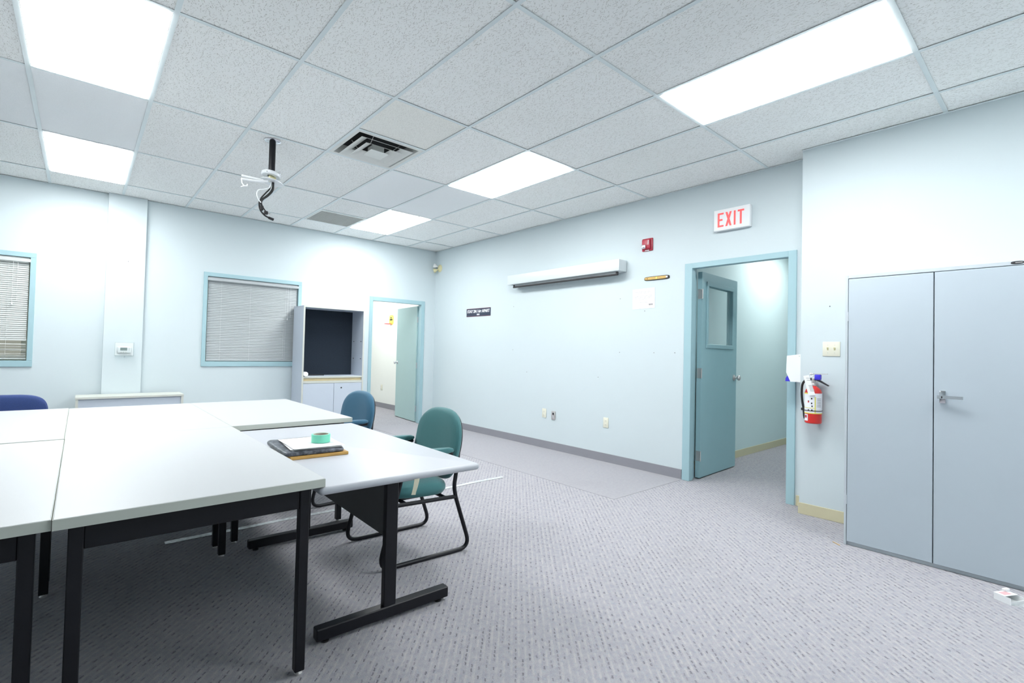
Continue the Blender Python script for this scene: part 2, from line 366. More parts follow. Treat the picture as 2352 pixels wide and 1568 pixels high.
def wall_with_holes(bm, u0, u1, z0, z1, t0, t1, holes, axis):
    """wall slab in the u-z plane, thickness t0..t1, rectangular holes (u0,u1,z0,z1)"""
    us = sorted({u0, u1, *[h[0] for h in holes], *[h[1] for h in holes]})
    zs = sorted({z0, z1, *[h[2] for h in holes], *[h[3] for h in holes]})
    inside = lambda u, z: u0 < u < u1 and z0 < z < z1 and not any(h[0] < u < h[1] and h[2] < z < h[3] for h in holes)
    def V(u, t, z): return (u, t, z) if axis == 'x' else (t, u, z)
    cache = {}
    def vert(*k):
        if k not in cache: cache[k] = bm.verts.new(V(*k))
        return cache[k]
    for i in range(len(us) - 1):
        for j in range(len(zs) - 1):
            a, b_, c, d = us[i], us[i + 1], zs[j], zs[j + 1]
            mu, mz = (a + b_) / 2, (c + d) / 2
            if not inside(mu, mz): continue
            for t in (t0, t1): bm.faces.new([vert(*k) for k in ((a, t, c), (b_, t, c), (b_, t, d), (a, t, d))])
            for (nu, nz, e0, e1) in ((a - 1e-4, mz, (a, c), (a, d)), (b_ + 1e-4, mz, (b_, c), (b_, d)), (mu, c - 1e-4, (a, c), (b_, c)), (mu, d + 1e-4, (a, d), (b_, d))):
                if not inside(nu, nz):
                    bm.faces.new([vert(e0[0], t0, e0[1]), vert(e1[0], t0, e1[1]), vert(e1[0], t1, e1[1]), vert(e0[0], t1, e0[1])])
    bmesh.ops.recalc_face_normals(bm, faces=bm.faces); return bm

floor = struct('floor', B(XL - .2, 8.2, YB - .2, 9.7, -0.1, 0), 'carpet')
struct('carpet_strip', B(1.905, XR, 0.782, YF, -0.02, 0.0025), 'carpet_plain', parent=floor)
struct('wall_far', wall_with_holes(bmesh.new(), XL - .12, XR + .14, 0, 3.05, YF, YF + .14,
       [(D2[0] - .045, D2[1] + .05, -1, D2[2] + .04)] + [(h[0] - .02, h[1] + .02, h[2] - .02, h[3] + .02) for h in (W1, W2)], 'x'), 'wall')
struct('wall_right', wall_with_holes(bmesh.new(), YB - .12, YF, 0, 3.05, XR, XR + .14, [(D1[0] - .05, D1[1] + .05, -1, D1[2] + .04)], 'y'), 'wall')
struct('wall_right_boxed', B(XN, XR, YB, -0.342, 0, H + .003), 'wall')
struct('wall_left', B(XL - .12, XL, YB, YF, 0, 3.05), 'wall')
struct('wall_back', B(XL - .12, XR, YB - .12, YB, 0, 3.05), 'wall')
struct('wall_column', B(-1.343, -0.992, 5.362, YF, 0, H + .003), 'wall')
struct('wall_hall_left', B(XR + .14, 8.1, 0.93, 1.05, 0, 2.8), 'hall_wall')
struct('wall_hall_right', B(XR + .14, 8.1, -0.95, -0.83, 0, 2.8), 'hall_wall')
struct('wall_hall_end', B(8.0, 8.12, -0.83, 0.93, 0, 2.8), 'hall_wall')
struct('ceiling_hall', B(XR + .14, 8.1, -0.95, 1.05, 2.70, 2.80), 'tile_smooth')
struct('wall_office_right', B(3.27, 3.39, YF + .14, 9.6, 0, 2.8), 'white_wall')
struct('wall_office_far', B(1.1, 3.39, 9.5, 9.62, 0, 2.8), 'white_wall')
struct('wall_office_left', B(1.0, 1.12, YF + .14, 9.6, 0, 2.8), 'white_wall')
struct('ceiling_office', B(1.0, 3.39, YF + .14, 9.6, 2.70, 2.80), 'tile_smooth')
# base boards
def skirt(name, x0, x1, y0, y1, mat, h=0.098):
    struct(name, B(x0, x1, y0, y1, 0, h, 0.002, 1), mat)
skirt('baseboard_right', XR - .006, XR, 0.79, YF - .006, 'base_grey')
skirt('baseboard_far', XL, D2[0] - .06, YF - .006, YF, 'base_grey')
skirt('baseboard_left', XL, XL + .006, YB, YF - .01, 'base_grey')
skirt('baseboard_near', XN - .006, XN, YB, -0.336, 'base_beige', .088)
skirt('baseboard_near_return', XN, XR - .006, -0.342, -0.336, 'base_beige', .088)
skirt('baseboard_near_jamb', XR - .006, XR, -0.336, -0.252, 'base_beige', .088)
skirt('baseboard_hall', XR + .15, 7.99, 0.924, 0.93, 'base_beige', .09)
skirt('baseboard_office', 3.264, 3.27, YF + .16, 9.49, 'base_grey', .10)

# ceiling: slab, tiles, tees
ceiling = struct('ceiling', B(XL - .12, XR + .14, YB - .12, YF + .14, 3.05, 3.15), 'dark')
xs = [XL] + [j * TW for j in range(-6, 5)] + [XR]
ys = [YB] + [r * TL for r in range(-2, 5)] + [YF]
LIGHTS = {(-3, 1), (-3, 3), (2, 1), (2, 3), (2, -1), (2, -3)}  # rear right panel is added out of view to brighten the near area
HALF = {(0, 1): 'supply', (1, 3): 'return'}
SMOOTH = {(1, 2), (2, 2), (-3, 2), (-4, 2)}
tmesh = {}
def tile(x0, x1, y0, y1, mat):
    key = (round(x1 - x0, 3), round(y1 - y0, 3), mat)
    if key not in tmesh:
        a, c = (x1 - x0) / 2 - .008, (y1 - y0) / 2 - .008
        tmesh[key] = mesh_of('ceiling_tile', B(-a, a, -c, c, 0, .016, .0015, 1)); tmesh[key].materials.append(MAT[mat])
    dz = random.uniform(0, .0015)
    obj('ceiling_tile', tmesh[key], mat, ceiling, ((x0 + x1) / 2, (y0 + y1) / 2, H + .0045 + dz), (random.uniform(-.001, .001), random.uniform(-.001, .001), 0))
for i in range(len(xs) - 1):
    for k in range(len(ys) - 1):
        j, r = i - 7, k - 3
        if (j, r) in LIGHTS: continue
        x0, x1, y0, y1 = xs[i], xs[i + 1], ys[k], ys[k + 1]
        if (j, r) in HALF: tile(x0, x1, y0, y0 + TW, 'tile_fine' if j == 0 else 'tile'); continue
        tile(x0, x1, y0, y1, 'tile_smooth' if (j, r) in SMOOTH else 'tile')
for x in xs[1:-1]:
    bm = B(-.0125, .0125, YB, YF, 0, .002); box(bm, -.0015, .0015, YB, YF, .002, .04); obj('grid_runner', bm, 'grid', ceiling, (x, 0, H))
for y in ys[1:-1]:
    bm = B(XL, XR, -.0125, .0125, 0, .0022); box(bm, XL, XR, -.0015, .0015, .0022, .03); obj('grid_runner', bm, 'grid', ceiling, (0, y, H + .0003))
for (j, r) in HALF:
    x0 = j * TW; y = r * TL + TW
    obj('grid_runner', B(x0, x0 + TW, y - .0125, y + .0125, 0, .0022), 'grid', ceiling, (0, 0, H + .0002))
for args in ((XL, XR, YF - .022, YF), (XL, XR, YB, YB + .022), (XL, XL + .022, YB, YF), (XR - .022, XR, -.34, YF), (XN - .022, XN, YB, -.342)):
    obj('wall_angle', B(*args, H - .0012, H + .0008), 'grid', ceiling)

# ceiling light panels
LIGHT_LABEL = {(-3, 1): 'large lit ceiling panel at the top left, nearest to the camera', (-3, 3): 'lit ceiling panel close above the left blind window',
 (2, 1): 'lit ceiling panel above the projector screen, right of the square diffuser', (2, 3): 'farthest lit ceiling panel, beside the grey return grille',
 (2, -1): 'large lit ceiling panel at the upper right above the exit doorway'}
lamp_parts = None
def light_panel(x, y, z, label, group, rotz=0, dim=None):
    global lamp_parts
    t = thing('ceiling_light', label, 'ceiling light', (x, y, z), rotz, group)
    if lamp_parts is None:
        a, c = TW / 2 - .014, TL / 2 - .014
        d = mesh_of('diffuser', B(-a + .012, a - .012, -c + .012, c - .012, -.008, .004, .003, 2)); d.materials.append(MAT['lit'])
        bm = bmesh.new()
        for bx in ((-a, a, -c, -c + .012), (-a, a, c - .012, c), (-a, -a + .012, -c + .012, c - .012), (a - .012, a, -c + .012, c - .012)): box(bm, *bx, .001, .02)
        f = mesh_of('frame', bm); f.materials.append(MAT['grid'])
        h = mesh_of('housing', B(-a, a, -c, c, .021, .10)); h.materials.append(MAT['white_pl'])
        lamp_parts = (d, f, h)
    for nme, me in zip(('diffuser', 'frame', 'housing'), lamp_parts): obj(nme, (me.copy() if dim and nme == 'diffuser' else me), 'lit', t)
    if dim: t.children[0].data.materials[0] = MAT[dim]
    return t
for (j, r) in sorted(LIGHTS):
    light_panel((j + .5) * TW, (r + .5) * TL, H + .002, LIGHT_LABEL.get((j, r), 'added ceiling panel behind the camera, out of view, to brighten the near area'), 'recessed ceiling panels')
light_panel(5.35, 0.30, 2.69, 'lit ceiling panel in the hall beyond the teal door', 'recessed ceiling panels', PI / 2, 'lit_dim')
light_panel(2.2, 7.4, 2.69, 'lit ceiling panel in the small office beyond the grey-green door', 'recessed ceiling panels', 0, 'lit_office')

# supply diffuser: nested square cones
t = thing('supply_diffuser', 'square stepped air diffuser in the ceiling beside the projector pole', 'air vent', (TW / 2, TL + TW * 1.5, H))
def sq_ring(bm, prof):
    rings = [[bm.verts.new((sx * s, sy * s, z)) for sx, sy in ((-1, -1), (1, -1), (1, 1), (-1, 1))] for s, z in prof]
    for a, c in zip(rings, rings[1:]):
        for k in range(4): bm.faces.new((a[k], a[(k + 1) % 4], c[(k + 1) % 4], c[k]))
    return bm
def cone(o_, i_, zo, zi, th=.002): return sq_ring(bmesh.new(), [(o_, zo), (i_, zi), (i_, zi + th), (o_, zo + th), (o_, zo)])
obj('outer_frame', cone(.292, .262, .0, .001, .002), 'vent', t)
obj('throat', cone(.262, .235, .001, .07), 'vent', t)
obj('cone', cone(.228, .150, -.014, .020), 'vent', t); obj('cone', cone(.160, .088, -.022, .012), 'vent', t)
bm = B(-.080, .080, -.080, .080, -.030, -.025, .001, 1); box(bm, -.05, .05, -.05, .05, -.025, .03); obj('center_plate', bm, 'vent', t)
obj('duct', B(-.24, .24, -.24, .24, .072, .12), 'dark', t)
for a in range(4): obj('rod', T([(.14 * math.cos(PI / 4 + a * PI / 2), .14 * math.sin(PI / 4 + a * PI / 2), .0), (.20 * math.cos(PI / 4 + a * PI / 2 + .3), .2 * math.sin(PI / 4 + a * PI / 2 + .3), .075)], .003, 6), 'vent', t)
# return grille: egg crate
t = thing('return_grille', 'flat grey egg-crate return grille in the ceiling beside the farthest light panel', 'air vent', (1.5 * TW, 3 * TL + TW * 1.5, H))
bm = bmesh.new()
for bx in ((-.292, .292, -.292, -.27), (-.292, .292, .27, .292), (-.292, -.27, -.27, .27), (.27, .292, -.27, .27)): box(bm, *bx, -.002, .004)
obj('frame', bm, 'vent', t)
bmx = B(-.27, .27, -.001, .001, 0, .014); bmy = B(-.001, .001, -.27, .27, 0, .014)
mx, my = mesh_of('blade', bmx), mesh_of('blade', bmy); mx.materials.append(MAT['vent']); my.materials.append(MAT['vent'])
for k in range(1, 27):
    obj('blade', mx, 'vent', t, (0, -.27 + k * .02, 0)); obj('blade', my, 'vent', t, (-.27 + k * .02, 0, 0))
obj('filter', B(-.27, .27, -.27, .27, .02, .03), pm('grey_filter', (0.15, 0.15, 0.15), .9), t)

# ------------------------------------------------------------------ door 1 (right wall) : local x = -Y (viewer's right), y = into the wall
def steel_frame(root, w_, head, fl, fr, ft, depth, hinge_side):
    """w_ opening width (0..w_), face widths left/right/top"""
    bm = bmesh.new(); e, m_, r_ = -.012, .062, .036      # rabbeted section: deep half stands back by r_
    for (x0, x1, z0, z1) in ((-fl, 0, 0, head + ft), (w_, w_ + fr, 0, head + ft), (0, w_, head, head + ft)):
        box(bm, x0, x1, e, m_, z0, z1, .002, 1)
    for (x0, x1, z0, z1) in ((-fl, -r_, 0, head + ft), (w_ + r_, w_ + fr, 0, head + ft), (-r_, w_ + r_, head + r_ * .5, head + ft)):
        box(bm, x0, x1, m_ - .003, depth + .012, z0, z1, .001, 1)
    obj('door_frame', bm, 'trim', root)
def knob(parent, x, z, y_face, sgn, mat):
    mt = Matrix.Translation((x, y_face, z)) @ Matrix.Rotation(PI / 2 * (1 if sgn < 0 else -1), 4, 'X')
    bm = lathe(bmesh.new(), [(0, 0), (.033, 0), (.033, .006), (.02, .014), (.012, .018), (.011, .032), (.018, .038), (.027, .048), (.029, .058), (.024, .068), (.012, .074), (0, .075)], 24, mt)
    obj('knob', bm, mat, parent)
d1 = sgroup('door_1', (XR, D1[1], 0), -PI / 2); W_ = D1[1] - D1[0]
steel_frame(d1, W_, D1[2], .078, .066, .052, .14, 'l')
LEAFW, LT = .868, .045
g0, g1, gz0, gz1 = .125, .742, 1.345, 1.965      # glazed opening, measured from the hinge edge
bm = bmesh.new(); wall_with_holes(bm, 0, LEAFW, .012, 2.085, 0, LT, [(g0, g1, gz0, gz1)], 'x')
leaf = obj('door_leaf', bm, 'door_teal', d1, (.0, .155, 0), (0, 0, PI / 2 + math.radians(2.3)))
leaf.location = (.022, .152, 0)
bm = bmesh.new()
for s in (-1, 1):
    y0, y1 = (LT, LT + .012) if s > 0 else (-.012, 0)
    for (a, b_, c, d) in ((g0 - .025, g1 + .025, gz0 - .03, gz0 + .012), (g0 - .025, g1 + .025, gz1 - .012, gz1 + .03), (g0 - .025, g0 + .012, gz0 + .012, gz1 - .012), (g1 - .012, g1 + .025, gz0 + .012, gz1 - .012)): box(bm, a, b_, y0, y1, c, d, .003, 1)
obj('glazing_bead', bm, 'door_teal', leaf)
obj('pane', B(g0, g1, LT / 2 - .003, LT / 2 + .003, gz0, gz1), 'glass', leaf)
knob(leaf, LEAFW - .065, 1.0, 0, -1, 'satin'); knob(leaf, LEAFW - .065, 1.0, LT, 1, 'satin')
obj('latch_plate', B(LEAFW - .001, LEAFW + .0015, .01, .035, .95, 1.06), 'satin', leaf)
for z in (.23, 1.06, 1.86):
    bm = B(-.002, .0005, .004, LT - .004, z - .05, z + .05); tube(bm, [(-.006, -.008, z - .05), (-.006, -.008, z + .05)], .007, 10)
    obj('hinge', bm, 'satin', leaf)
# the hinge line of the leaf is turned so that its free edge points into the hall (local +y)
# ------------------------------------------------------------------ door 2 (far wall)
d2 = sgroup('door_2', (D2[0], YF, 0)); W2_ = D2[1] - D2[0]
steel_frame(d2, W2_, D2[2], .052, .064, .062, .14, 'r')
bm = B(0, .045, 0, .86, .012, D2[2] - .012, .0015, 1)
leaf2 = obj('door_leaf', bm, 'trim_green', d2, (W2_ + .012, .148, 0), (0, 0, math.radians(-6.0)))
mt = Matrix.Translation((0, .795, .99)) @ Matrix.Rotation(-PI / 2, 4, 'Y')
kp = [(0, 0), (.033, 0), (.033, .006), (.02, .014), (.012, .018), (.011, .032), (.018, .038), (.027, .048), (.029, .058), (.024, .068), (.012, .074), (0, .075)]
obj('knob', lathe(bmesh.new(), kp, 24, mt), 'chrome', leaf2)
obj('knob', lathe(bmesh.new(), kp, 24, Matrix.Translation((.045, .795, .99)) @ Matrix.Rotation(PI / 2, 4, 'Y')), 'chrome', leaf2)
for z in (.23, .96, 1.74):
    bm = B(.004, .041, -.002, .0005, z - .05, z + .05); tube(bm, [(.05, -.006, z - .05), (.05, -.006, z + .05)], .007, 10); obj('hinge', bm, 'satin', leaf2)

# ------------------------------------------------------------------ windows and blinds
def window(n, o_):
    x0, x1, z0, z1 = o_; root = sgroup('window_%d' % n, ((x0 + x1) / 2, YF, 0)); hw = (x1 - x0) / 2
    bm = bmesh.new(); f = .044
    for (a, b_, c, d) in ((-hw - f, hw + f, z1, z1 + f + .006), (-hw - f, hw + f, z0 - f - .02, z0), (-hw - f, -hw, z0, z1), (hw, hw + f, z0, z1)):
        box(bm, a, b_, -.016, .10, c, d, .002, 1)
    obj('window_frame', bm, 'trim', root)
    bm = bmesh.new()
    for (a, b_, c, d) in ((-hw, hw, z1 - .05, z1), (-hw, hw, z0, z0 + .05), (-hw, -hw + .05, z0 + .05, z1 - .05), (hw - .05, hw, z0 + .05, z1 - .05)): box(bm, a, b_, .09, .125, c, d)
    obj('sash', bm, 'cream', root)
    obj('pane', B(-hw + .05, hw - .05, .105, .111, z0 + .05, z1 - .05), 'glass', root); return root
window(1, W1); window(2, W2)
def slat_mesh(hw, name):
    bm = bmesh.new(); prev = None
    sec = [(-.0125, 0), (-.0065, .0016), (0, .0022), (.0065, .0016), (.0125, 0)]
    lo = [[bm.verts.new((x, y, z)) for y, z in sec] for x in (-hw, hw)]; hi = [[bm.verts.new((x, y, z + .0007)) for y, z in sec] for x in (-hw, hw)]
    for k in range(4):
        bm.faces.new((lo[0][k], lo[0][k + 1], lo[1][k + 1], lo[1][k])); bm.faces.new((hi[0][k], hi[1][k], hi[1][k + 1], hi[0][k + 1]))
    for k in (0, 4): bm.faces.new((lo[0][k], lo[1][k], hi[1][k], hi[0][k]))
    for e in (0, 1): bm.faces.new(lo[e] + hi[e][::-1])
    bmesh.ops.recalc_face_normals(bm, faces=bm.faces); return mesh_of(name, bm)
def blind(o_, label, mat, broken):
    x0, x1, z0, z1 = o_; hw = (x1 - x0) / 2 - .006
    t = thing('venetian_blind', label, 'blind', ((x0 + x1) / 2, YF + .018, z0))
    Ht = z1 - z0
    bm = B(-hw, hw, -.016, .018, Ht - .03, Ht - .002, .002, 1); obj('head_rail', bm, mat, t)
    obj('valance', B(-hw - .01, hw + .01, -.042, -.034, Ht - .052, Ht - .018, .003, 1), mat, t)
    me = slat_mesh(hw - .004, 'slat'); me.materials.append(MAT[mat]); pitch = .0212
    z = Ht - .052; k = 0
    end = .20 if broken else .022
    while z > end:
        obj('slat', me, mat, t, (0, random.uniform(-.0006, .0006), z), (math.radians(64 if broken else 69), 0, random.uniform(-.0008, .0008))); z -= pitch; k += 1
    if broken:
        for zz, tl in ((.172, 20), (.142, 4), (.118, 10), (.108, 14), (.068, 6), (.056, 10), (.044, 8), (.034, 6)):
            obj('slat', me, mat, t, (0, 0, zz), (math.radians(tl), random.uniform(-.004, .004), 0))
    obj('bottom_rail', B(-hw, hw, -.012, .012, .006 if not broken else .012, .018 if not broken else .026, .003, 1), mat, t)
    for u in (-.72, -.1, .72): obj('ladder_cord', T([(u * hw, -.0135, Ht - .03), (u * hw, -.0135, .012)], .0009, 5), 'cord', t)
    lx = hw * (.76 if not broken else .78)
    obj('lift_cord', T([(lx, -.03, Ht - .05), (lx, -.03, Ht - .47)], .0016, 5), 'cord', t)
    obj('lift_cord', T([(lx + .035, -.03, Ht - .05), (lx + .035, -.03, Ht - .46)], .0016, 5), 'cord', t)
    obj('cord_tassel', lathe(bmesh.new(), [(0, 0), (.008, 0), (.006, .02), (.002, .03), (0, .03)], 10, Matrix.Translation((lx, -.03, Ht - .50))), 'white_pl', t)
    if not broken:
        bm = bmesh.new()
        for q in range(26): bmesh.ops.create_icosphere(bm, subdivisions=1, radius=.0035, matrix=Matrix.Translation((lx - .05, -.03, .05 + q * .016)))
        obj('bead_chain', bm, 'cord', t)
    return t
blind(W1, 'closed pale grey venetian blind in the window beside the tall cabinet', 'slat', False)
blind(W2, 'off-white venetian blind with loose bottom slats, in the window at the left edge', 'slat2', True)

# ------------------------------------------------------------------ tables
def table(label, x0, x1, y0, y1, h=.74, turn=0.0):
    cx, cy = (x0 + x1) / 2, (y0 + y1) / 2; a, c = (x1 - x0) / 2, (y1 - y0) / 2
    t = thing('work_table', label, 'table', (cx, cy, 0), turn, 'white laminate tables pushed together')
    top = obj('tabletop', B(-a + .0015, a - .0015, -c + .0015, c - .0015, h - .031, h, .0012, 1), 'laminate', t)
    bm = bmesh.new()
    for bx in ((-a, a, -c, -c + .0014), (-a, a, c - .0014, c), (-a, -a + .0014, -c + .0014, c - .0014), (a - .0014, a, -c + .0014, c - .0014)): box(bm, *bx, h - .031, h - .0012)
    obj('edge_band', bm, 'edge', top)
    obj('added_dark_underside', B(-a + .004, a - .004, -c + .004, c - .004, h - .0325, h - .0311), 'dark', top)  # near-black sheet added to cut light bounced under the table
    ix, iy, lw = .033, .062, .036; z1 = h - .0326
    for sx in (-1, 1):
        for sy in (-1, 1):
            lx, ly = sx * (a - ix - lw / 2), sy * (c - iy - lw / 2)
            leg = obj('leg', B(-lw / 2, lw / 2, -lw / 2, lw / 2, .014, z1, .003, 1), 'black', t, (lx, ly, 0))
            obj('glide', lathe(bmesh.new(), [(0, 0), (.014, 0), (.015, .004), (.010, .008), (.008, .014), (0, .014)], 12), 'satin', leg)
    for sy in (-1, 1):
        y = sy * (c - iy - lw / 2); obj('apron', B(-a + ix + lw, a - ix - lw, y - .011, y + .011, z1 - .085, z1, .002, 1), 'black', t)
    for sx in (-1, 1):
        x = sx * (a - ix - lw / 2); obj('apron', B(x - .011, x + .011, -c + iy + lw, c - iy - lw, z1 - .085, z1, .002, 1), 'black', t)
    return t
table('white table in front, its near right corner above the lower table', -1.578, -.828, .073, 1.575)
table('white table behind the front one, in the middle of the far row', -1.580, -.829, 1.577, 3.082)
table('white table at the far right of the group, nearest the tall cabinet', -.8275, -.068, 1.592, 3.085)
table('white table at the lower left edge of the picture, beside the front one', -2.334, -1.5798, .086, 1.573, .738)
table('white table at the left edge in the far row, in front of the navy chair', -2.334, -1.5815, 1.580, 3.10, .7405)
# lower table on T legs
CTH = math.radians(-1.2)
t = thing('training_table', 'lower white table with rounded edge on two black T-shaped legs, holding the paper stack', 'table', (-.464, .822, 0), CTH)
CH = .7065; a, c = .370, .762
bm = bmesh.new()
sec = [(0, 0)]
def rounded_slab(a, c, z0, z1, rad):
    bm = bmesh.new(); prof = []
    n = 5; hh = (z1 - z0) / 2
    for k in range(2 * n + 1):
        th = -PI / 2 + PI * k / (2 * n); prof.append((hh * (1 - math.cos(th)), (z0 + z1) / 2 + hh * math.sin(th)))
    rings = []
    for ins, z in prof:
        ring = []
        for (sx, sy) in ((1, 1), (-1, 1), (-1, -1), (1, -1)):
            for q in range(5):
                an = {(1, 1): 0, (-1, 1): PI / 2, (-1, -1): PI, (1, -1): 1.5 * PI}[(sx, sy)] + PI / 2 * q / 4
                ring.append(bm.verts.new((sx * (a - rad) + (rad - ins) * math.cos(an), sy * (c - rad) + (rad - ins) * math.sin(an), z)))
        rings.append(ring)
    for p_, q_ in zip(rings, rings[1:]):
        for k in range(20): bm.faces.new((p_[k], p_[(k + 1) % 20], q_[(k + 1) % 20], q_[k]))
    bm.faces.new(rings[0][::-1]); bm.faces.new(rings[-1]); return bm
obj('tabletop', rounded_slab(a, c, CH - .030, CH, .0165), 'laminate_c', t, sharp=50)
for s, yy in ((-1, -.532), (1, .655)):
    post = obj('post', B(.005, .065, yy - .016, yy + .016, .06, CH - .034, .003, 1), 'black', t)
    foot = obj('foot', B(-.292, .345, yy - .024, yy + .024, .016, .066, .004, 1), 'black', t)
    for fx in (-.25, .30): obj('glide', lathe(bmesh.new(), [(0, 0), (.016, 0), (.017, .006), (.009, .010), (.009, .017), (0, .017)], 12, Matrix.Translation((fx, yy, 0))), 'rubber', foot)
    obj('bracket', B(-.25, .28, yy - .022, yy + .022, CH - .038, CH - .029), 'black', t)
obj('modesty_panel', B(.014, .032, -.515, .638, .372, CH - .032, .002, 1), 'panel_grey', t)

# ------------------------------------------------------------------ chairs (face local +x)
def chair(label, fab, loc, rotz, bn=2.7, bw=.266, bh=.222, btaper=0.0, top=.852):
    t = thing('sled_chair', label, 'chair', loc, rotz, 'sled-base armchairs around the tables')
    R = .0125
    for s in (-1, 1):
        y = s * .258
        p = rounded_path([(-.245, y * .84, .70), (-.218, y * .9, .50), (-.185, y, .405), (-.20, y, .335), (-.312, y, .0135), (.288, y, .0135), (.20, y, .36), (.135, y, .605), (-.165, y, .605)], (.05, .035, .02, .085, .085, .03, .06), 7)
        obj('side_frame', T(p, R, 10), 'black', t)
        obj('seat_rail', T([(-.198, y, .342), (.205, y, .352)], R * .95, 10), 'black', t)
        ap = obj('armrest', pad(bmesh.new(), .155, .030, [(.80, 0), (.97, .006), (1, .014), (.97, .024), (.85, .031), (.55, .034)], 3.2, 28), fab, t, (-.02, y, .612))
    obj('cross_bar', T([(.13, -.258, .350), (.13, .258, .350)], .011, 8), 'black', t)
    obj('cross_bar', T([(-.13, -.258, .343), (-.13, .258, .343)], .011, 8), 'black', t)
    def dseat(p): return Vector((p.x, p.y, p.z + .012 * (p.x / .23) - (.020 * max(0, (p.x - .10) / .13) ** 2) - .010 * (1 - (p.y / .25) ** 2) * (1 if p.z > .03 else 0)))
    obj('seat', pad(bmesh.new(), .228, .248, [(.86, 0), (.95, .008), (1, .028), (1, .050), (.97, .070), (.89, .085), (.70, .095), (.4, .098)], 3.0, 44, dseat), fab, t, (.022, 0, .362))
    for yy in (-.15, .15): obj('seat_bracket', B(-.15, .16, yy - .02, yy + .02, .347, .366), 'rubber', t)
    zc = top - bh
    def dback(thick):
        def f(p):
            u, v, h_ = p.x, p.y, p.z
            x = -.232 + h_ - .16 * (v + bh) * .55 + .55 * u * u * .8
            x += .018 * math.exp(-((v + bh * .5) / .09) ** 2)
            return Vector((x, u, zc + v))
        return f
    bk = obj('backrest', pad(bmesh.new(), bw, bh, [(.90, -.012), (.97, -.006), (1, .006), (1, .018), (.965, .032), (.88, .042), (.70, .048), (.4, .050)], bn, 48, dback(0), taper=btaper), fab, t)
    obj('back_shell', pad(bmesh.new(), bw * .94, bh * .94, [(.85, -.024), (.97, -.020), (1, -.012), (.96, -.008)], bn, 48, dback(0), taper=btaper), 'rubber', bk)
    return t
chair('teal green armchair tucked under the lower table, nearest to the camera', 'green_fab', (.03, .975, 0), PI + math.radians(-3))
chair('steel blue armchair at the far right table, behind the green one', 'blue_fab', (.085, 2.32, 0), PI + math.radians(4), top=.858)
chair('navy tweed chair at the left edge behind the far tables', 'navy_fab', (-1.965, 3.27, 0), -PI / 2, 4.2, .262, .21, top=.818)

# ------------------------------------------------------------------ things on the lower table
C_ROT = CTH
bz = CH
t = tag(obj('wooden_board', B(-.135, .135, -.17, .17, 0, .015, .002, 1), 'wood', None, (-.648, .762, bz), (0, 0, math.radians(-3))), 'honey-coloured wooden board at the bottom of the stack on the lower table', 'board')
def dslab(p): return Vector((p.x, p.y, p.z + .0015 * math.sin(p.x * 60) * math.cos(p.y * 45)))
tag(obj('wrapped_slab', pad(bmesh.new(), .140, .196, [(.95, 0), (.99, .003), (1, .010), (.985, .016), (.94, .021), (.7, .022)], 14, 72, dslab), 'film', None, (-.664, .795, bz + .015), (0, 0, math.radians(-3))), 'black film-wrapped slab lying on the wooden board', 'slab')
bm = bmesh.new(); rnd = random.Random(3)
ps = thing('paper_stack', 'loose stack of white papers under the mint tape roll', 'papers', (-.645, .760, bz + .0375), math.radians(-5))
for k in range(6):
    g = bmesh.new(); nx = 6; ny = 8; pw, pl = .114, .148; grid = []
    for i in range(nx + 1):
        row = []
        for j in range(ny + 1):
            x, y = -pw + 2 * pw * i / nx, -pl + 2 * pl * j / ny
            lift = .006 * max(0, (x / pw)) ** 3 * max(0, (y / pl)) ** 2 * k / 5
            row.append(g.verts.new((x, y, lift)))
        grid.append(row)
    for i in range(nx):
        for j in range(ny): g.faces.new((grid[i][j], grid[i + 1][j], grid[i + 1][j + 1], grid[i][j + 1]))
    thick(g, .0004)
    obj('sheet', g, 'paper', ps, (rnd.uniform(-.008, .012), rnd.uniform(-.01, .01), .0008 + k * .0014), (0, 0, rnd.uniform(-.06, .06)))
t = thing('tape_roll', 'roll of mint green tape standing flat on the white papers', 'tape roll', (-.605, .735, bz + .0475))
obj('tape', lathe(bmesh.new(), [(.038, 0), (.045, 0), (.045, .039), (.038, .039), (.038, 0)], 40), 'mint', t)
obj('core', lathe(bmesh.new(), [(.0355, 0), (.0378, 0), (.0378, .0394), (.0355, .0394), (.0355, 0)], 40), 'card', t)
# masking tape hanging from the edge
bm = bmesh.new(); prev = None; n = 8; th = .0008
rows = []
for k in range(n + 1):
    f = k / n; z = -.062 * f; y = -.003 * math.sin(f * 3); x = -.016 * f
    rows.append([bm.verts.new((x + s * .0125, y + s * .004 * f, z - (.006 if (s > 0 and k == n) else 0))) for s in (-1, 1)])
for p_, q_ in zip(rows, rows[1:]): bm.faces.new((p_[0], p_[1], q_[1], q_[0]))
thick_y(bm, -th)
tag(obj('masking_tape_strip', bm, 'masking', None, (-.446, .056, CH - .022)), 'short strip of beige masking tape hanging from the lower table edge', 'tape')

